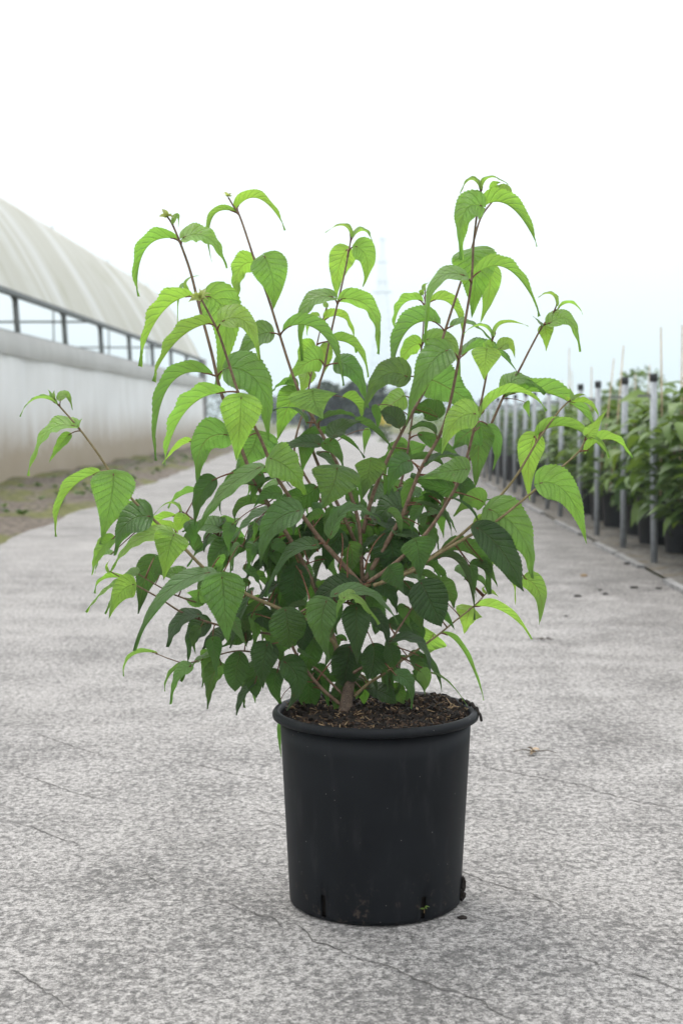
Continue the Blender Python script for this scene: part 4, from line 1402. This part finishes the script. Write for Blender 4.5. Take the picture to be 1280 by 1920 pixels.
stem('T', [(640, 1322), (604, 1292), (566, 1245), (545, 1200), (550, 1160), (600, 1130), (650, 1130)], 0.0, -0.09, 4.2, 2.0, [
    (612, 1127, 603, 1176, 617, 1238, 66, 4, 0.40, -0.02), (535, 1143, 540, 1180, 543, 1219, 72, 4, 0.15, -0.01), (555, 1061, 552, 1100, 548, 1141, 60, 4, 0.03, 0.05),
    (668, 1092, 626, 1104, 580, 1131, 58, 40, 0.03, 0.06), (628, 1114, 696, 1114, 748, 1171, 58, 60, 0.36, -0.01), (645, 1121, 672, 1122, 713, 1169, 46, 68, 0.84, -0.03), (652, 1121, 636, 1134, 630, 1159, 26, 60, 0.84, -0.03),
    (668, 1140, 668, 1190, 669, 1247, 56, 4, 0.05, -0.015), (657, 1212, 650, 1250, 645, 1291, 66, 4, 0.02, 0.02), (560, 1222, 575, 1228, 592, 1235, 24, 60, 0.3), (590, 1262, 605, 1280, 618, 1330, 50, 20, 0.03, 0.05),
    (690, 1150, 720, 1175, 728, 1210, 40, 40, 0.03, 0.05), (700, 1210, 700, 1240, 690, 1275, 60, 10, 0.03, 0.06), (470, 1150, 500, 1160, 520, 1190, 50, 30, 0.03, 0.06), (585, 1170, 570, 1190, 565, 1225, 44, 30, 0.03, 0.05),
    (700, 1090, 730, 1110, 745, 1150, 52, 30, 0.10, 0.07), (690, 1290, 720, 1300, 745, 1318, 46, 40, 0.03, 0.05), (640, 1000, 620, 1030, 612, 1070, 62, 20, 0.03, 0.10), (720, 1000, 735, 1030, 730, 1075, 84, 10, 0.03, 0.09),
    (585, 965, 590, 1000, 582, 1040, 60, 10, 0.02, 0.12), (540, 1010, 545, 1040, 535, 1075, 58, 10, 0.05, 0.10), (655, 1020, 660, 1050, 650, 1080, 46, 170, 0.45, 0.09), (560, 990, 575, 1010, 580, 1050, 50, 160, 0.12, 0.10),
    (526, 1352, 524, 1385, 528, 1424, 12, 30, 0.30, 0.16), (520, 1330, 528, 1345, 522, 1372, 14, 60, 0.34, 0.15),
])

rl = random.Random(21)
tb_ = MB()
tk = smooth_line([SP(646, 1352, -0.01), SP(648, 1325, -0.01), SP(654, 1285, 0.0), SP(664, 1220, 0.0), (SP(674, 1150, 0.0)), SP(680, 1092, -0.01)], 5)
tb_.tube(tk, [0.0105 - 0.0050 * k / (len(tk) - 1) + (0.003 * max(0, 1 - k / 5)) for k in range(len(tk))], 12)
tb_.build('trunk', M['bark'], shrub, True)
nleaf = 0
ALL_PTS = []
for name, pts, d0, d1, r0, r1, leaves, tuft, green in exec_stems:
    L = [0.0]
    for a, b in zip(pts, pts[1:]):
        L.append(L[-1] + math.hypot(a[0] - b[0], a[1] - b[1]))
    P3 = [SP(p[0], p[1], d0 + (d1 - d0) * (l / L[-1]) ** 1.15) for p, l in zip(pts, L)]
    line = smooth_line(P3, 5)
    n = len(line)
    mb = MB()
    # slight swelling at the nodes
    rad = [(r0 + (r1 - r0) * (k / (n - 1)) ** 0.8) * 0.5e-3 * 1.35 for k in range(n)]
    mb.tube(line, rad, 8)
    br_ = mb.build('branch', M['stem_green'] if green else M['stem'], shrub, True)
    fine = []
    for k in range(n - 1):
        for q in range(4):
            fine.append(line[k].lerp(line[k + 1], q / 4))
    fine.append(line[-1])

    def topx(p):
        v = RM.transposed() @ (p + SB - CAM)
        return (CX - F * v.x / v.z, CY + F * v.y / v.z)
    fpx = [topx(p) for p in fine]
    ALL_PTS += [(p, br_) for p in fine[::3]]
    for lf in leaves:
        bx, by, mx, my, tx, ty, w_, phi, tone = lf[:9]
        dsh = lf[9] if len(lf) > 9 else 0.0
        pur = lf[10] if len(lf) > 10 else 0.0
        # petioles leave the stem a little below the blade's foot
        bi = min(range(len(fine)), key=lambda i: (fpx[i][0] - bx) ** 2 + (fpx[i][1] - (by + 12)) ** 2)
        node = fine[bi]
        dist = math.hypot(fpx[bi][0] - bx, fpx[bi][1] - by)
        phr = R(phi + rl.uniform(-6, 6))
        dep = node.y + dsh
        Lw = (math.hypot(bx - mx, by - my) + math.hypot(mx - tx, my - ty)) * MPX
        cs = math.cos(phr)
        Bp = SP(bx, by, dep + (-0.008 if cs > 0 else 0.006))
        Mp = SP(mx, my, dep - 0.13 * Lw * cs + rl.uniform(-0.006, 0.006))
        Tp = SP(tx, ty, dep - 0.10 * Lw * cs + rl.uniform(-0.012, 0.012))
        if dist > 110:
            node = Bp + (node - Bp).normalized() * 0.07
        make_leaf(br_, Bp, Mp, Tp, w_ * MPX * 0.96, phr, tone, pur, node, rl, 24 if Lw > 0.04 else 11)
        nleaf += 1
    if tuft:
        tx0, ty0, sz = tuft
        tipd = fine[-1].y
        for q in range(7):
            a = R(-90 + (q - 3) * 38 + rl.uniform(-12, 12))
            l = sz * rl.uniform(0.6, 1.1)
            ex, ey = tx0 + math.cos(a) * l, ty0 + math.sin(a) * l * 0.8
            lf_ = make_leaf(br_, SP(tx0, ty0, tipd), SP((tx0 + ex) / 2, (ty0 + ey) / 2 - l * 0.16, tipd - 0.004), SP(ex, ey, tipd + rl.uniform(-0.015, 0.015)),
                      l * 0.58 * MPX, R(rl.uniform(10, 110)), 0.92, 0.1, None, rl, 6, 0.3)
            lf_.color = (0.42, 0.47, 0.24, 1)
            nleaf += 1
# old leaves deep inside the shrub, and smaller ones between the shoots
def fill(count, cx, sx, y0, y1, half_w, dlo, dhi, llo, lhi, wr, tlo, thi, reach):
    global nleaf
    done = 0
    for k in range(count * 6):
        if done >= count:
            break
        px, py = rl.gauss(cx, sx), rl.uniform(y0, y1)
        if abs(px - cx) > half_w - 0.30 * abs(py - (y0 + y1) / 2):
            continue
        dd = rl.uniform(dlo, dhi)
        ln = rl.uniform(llo, lhi)
        out = max(-1.0, min(1.0, (px - cx) / 160))
        a = R(90 - 42 * out + rl.gauss(0, 24))
        tx, ty = px + math.cos(a) * ln, py + math.sin(a) * ln
        mx, my = (px + tx) / 2 + rl.uniform(-7, 7) + 5 * out, (py + ty) / 2 - rl.uniform(2, 15)
        Bp = SP(px, py, dd)
        nd, owner = min(ALL_PTS, key=lambda q: (q[0] - Bp).length)
        if (nd - Bp).length > reach:
            continue
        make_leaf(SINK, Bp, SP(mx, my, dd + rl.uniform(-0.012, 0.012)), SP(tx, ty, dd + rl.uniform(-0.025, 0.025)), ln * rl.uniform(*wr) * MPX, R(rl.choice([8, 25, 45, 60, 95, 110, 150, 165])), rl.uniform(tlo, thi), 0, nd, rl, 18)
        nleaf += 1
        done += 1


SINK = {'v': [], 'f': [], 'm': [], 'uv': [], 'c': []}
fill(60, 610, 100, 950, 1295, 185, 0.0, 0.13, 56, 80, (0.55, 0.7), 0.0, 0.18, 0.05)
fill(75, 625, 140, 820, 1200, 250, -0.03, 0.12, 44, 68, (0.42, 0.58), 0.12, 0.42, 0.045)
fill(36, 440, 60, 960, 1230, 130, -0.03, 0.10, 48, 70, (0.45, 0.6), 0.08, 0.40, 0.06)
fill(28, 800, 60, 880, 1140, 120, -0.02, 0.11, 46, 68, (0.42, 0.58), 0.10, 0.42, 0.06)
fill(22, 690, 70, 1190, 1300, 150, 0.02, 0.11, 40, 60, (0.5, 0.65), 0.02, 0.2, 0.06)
mb = MB()
mb.v, mb.f, mb.m = SINK['v'], SINK['f'], SINK['m']
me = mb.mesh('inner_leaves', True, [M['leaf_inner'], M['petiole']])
uvl = me.uv_layers.new(name='UVMap')
uvf = []
for lp in me.loops:
    uvf += SINK['uv'][lp.vertex_index]
uvl.data.foreach_set('uv', uvf)
ca = me.attributes.new('leafcol', 'FLOAT_COLOR', 'POINT')
ca.data.foreach_set('color', [x for c in SINK['c'] for x in c])
inn = link('inner_leaves', me, None, shrub)
inn['kind'] = 'stuff'
print('leaves', nleaf)

# ------------------------------------------------------------------ litter on the concrete
def dry_leaf(name, px, py, l, material, label, cat, group=None, twigs=2):
    g = ground(px, py)
    root = empty(name, (g.x, g.y, 0.002), label, cat, group)
    mb = MB(); tn_ = []
    for q in range(4):
        a = rl.uniform(0, 6.28)
        cheap_leaf(mb, Vector((rl.uniform(-.3, .3) * l, rl.uniform(-.3, .3) * l, 0.004)), Vector((math.cos(a), math.sin(a), rl.uniform(0, 0.5))), Vector((rl.gauss(0, .6), rl.gauss(0, .6), 1)), l * 0.55, l * 0.28, 0.5, tn_, 0.2)
    mb.build('blade', material, root, True)
    for q in range(twigs):
        a = rl.uniform(-0.5, 0.5) + (math.pi if q % 2 else 0)
        mb = MB()
        mb.tube([Vector((0, 0, 0.003)), Vector((math.cos(a) * l * 0.6, math.sin(a) * l * 0.4, 0.006)), Vector((math.cos(a) * l * 1.05, math.sin(a) * l * 0.8, 0.002))], [0.0016, 0.0013, 0.0007], 5)
        mb.build('stalk', M['dryg'], root, True)


dry_leaf('dry_leaf', 1002, 1413, 0.042, M['dry'], 'crumpled dry brown leaf lying on the concrete right of the pot', 'leaf')
dry_leaf('dry_leaf', 1015, 1202, 0.04, M['dryg'], 'thin grey dried leaf scrap lying flat on the concrete', 'leaf')
for q, (px, py, r_) in enumerate(((1094, 1081, 0.012),)):
    g = ground(px, py)
    o = lump('pebble', (g.x, g.y, r_ * 0.4), r_, M['straw'], None, q, (1.2, 1, 0.6))
    tag(o, 'single pale tan pebble lying on the concrete near the posts', 'pebble')
for q, (px, py, r_) in enumerate(((1082, 1119, 0.010), (1188, 1103, 0.011), (1234, 1104, 0.009), (1134, 1115, 0.009), (1124, 1107, 0.006), (1175, 1058, 0.011), (866, 1722, 0.005), (1060, 1156, 0.005))):
    g = ground(px, py)
    o = lump('soil_crumb', (g.x, g.y, r_ * 0.3), r_, M['clod'], None, q + 20, (1.4, 1, 0.5))
    tag(o, 'small dark soil crumb lying on the pale concrete', 'crumb', 'soil crumbs on the concrete')
# small seedling in the drainage slot
a_s = 2 * math.pi * (SLOT_A[1] + 0.5) / NP
sd = empty('seedling', (PC.x + (R_BOT + 0.003) * math.cos(a_s), PC.y + (R_BOT + 0.003) * math.sin(a_s), 0.020), 'tiny green seedling sprouting from a drainage slot of the black pot', 'seedling')
for q in range(4):
    mb = MB(); tn_ = []
    a = -1.57 + (q - 1.5) * 0.9
    cheap_leaf(mb, Vector((0, 0, 0.001 * q)), Vector((math.cos(a), math.sin(a), 0.5)), Vector((0, -0.3, 1)), 0.009, 0.004, 0.9, tn_)
    me = mb.mesh('leaf', True, [M['weed']]); me.attributes.new('tone', 'FLOAT', 'FACE').data.foreach_set('value', [1.0] * len(tn_))
    link('leaf', me, None, sd)
mb = MB()
mb.tube([(0, 0.004, -0.006), (0, 0, 0.002)], 0.0006, 5)
mb.build('stalk', M['straw'], sd)
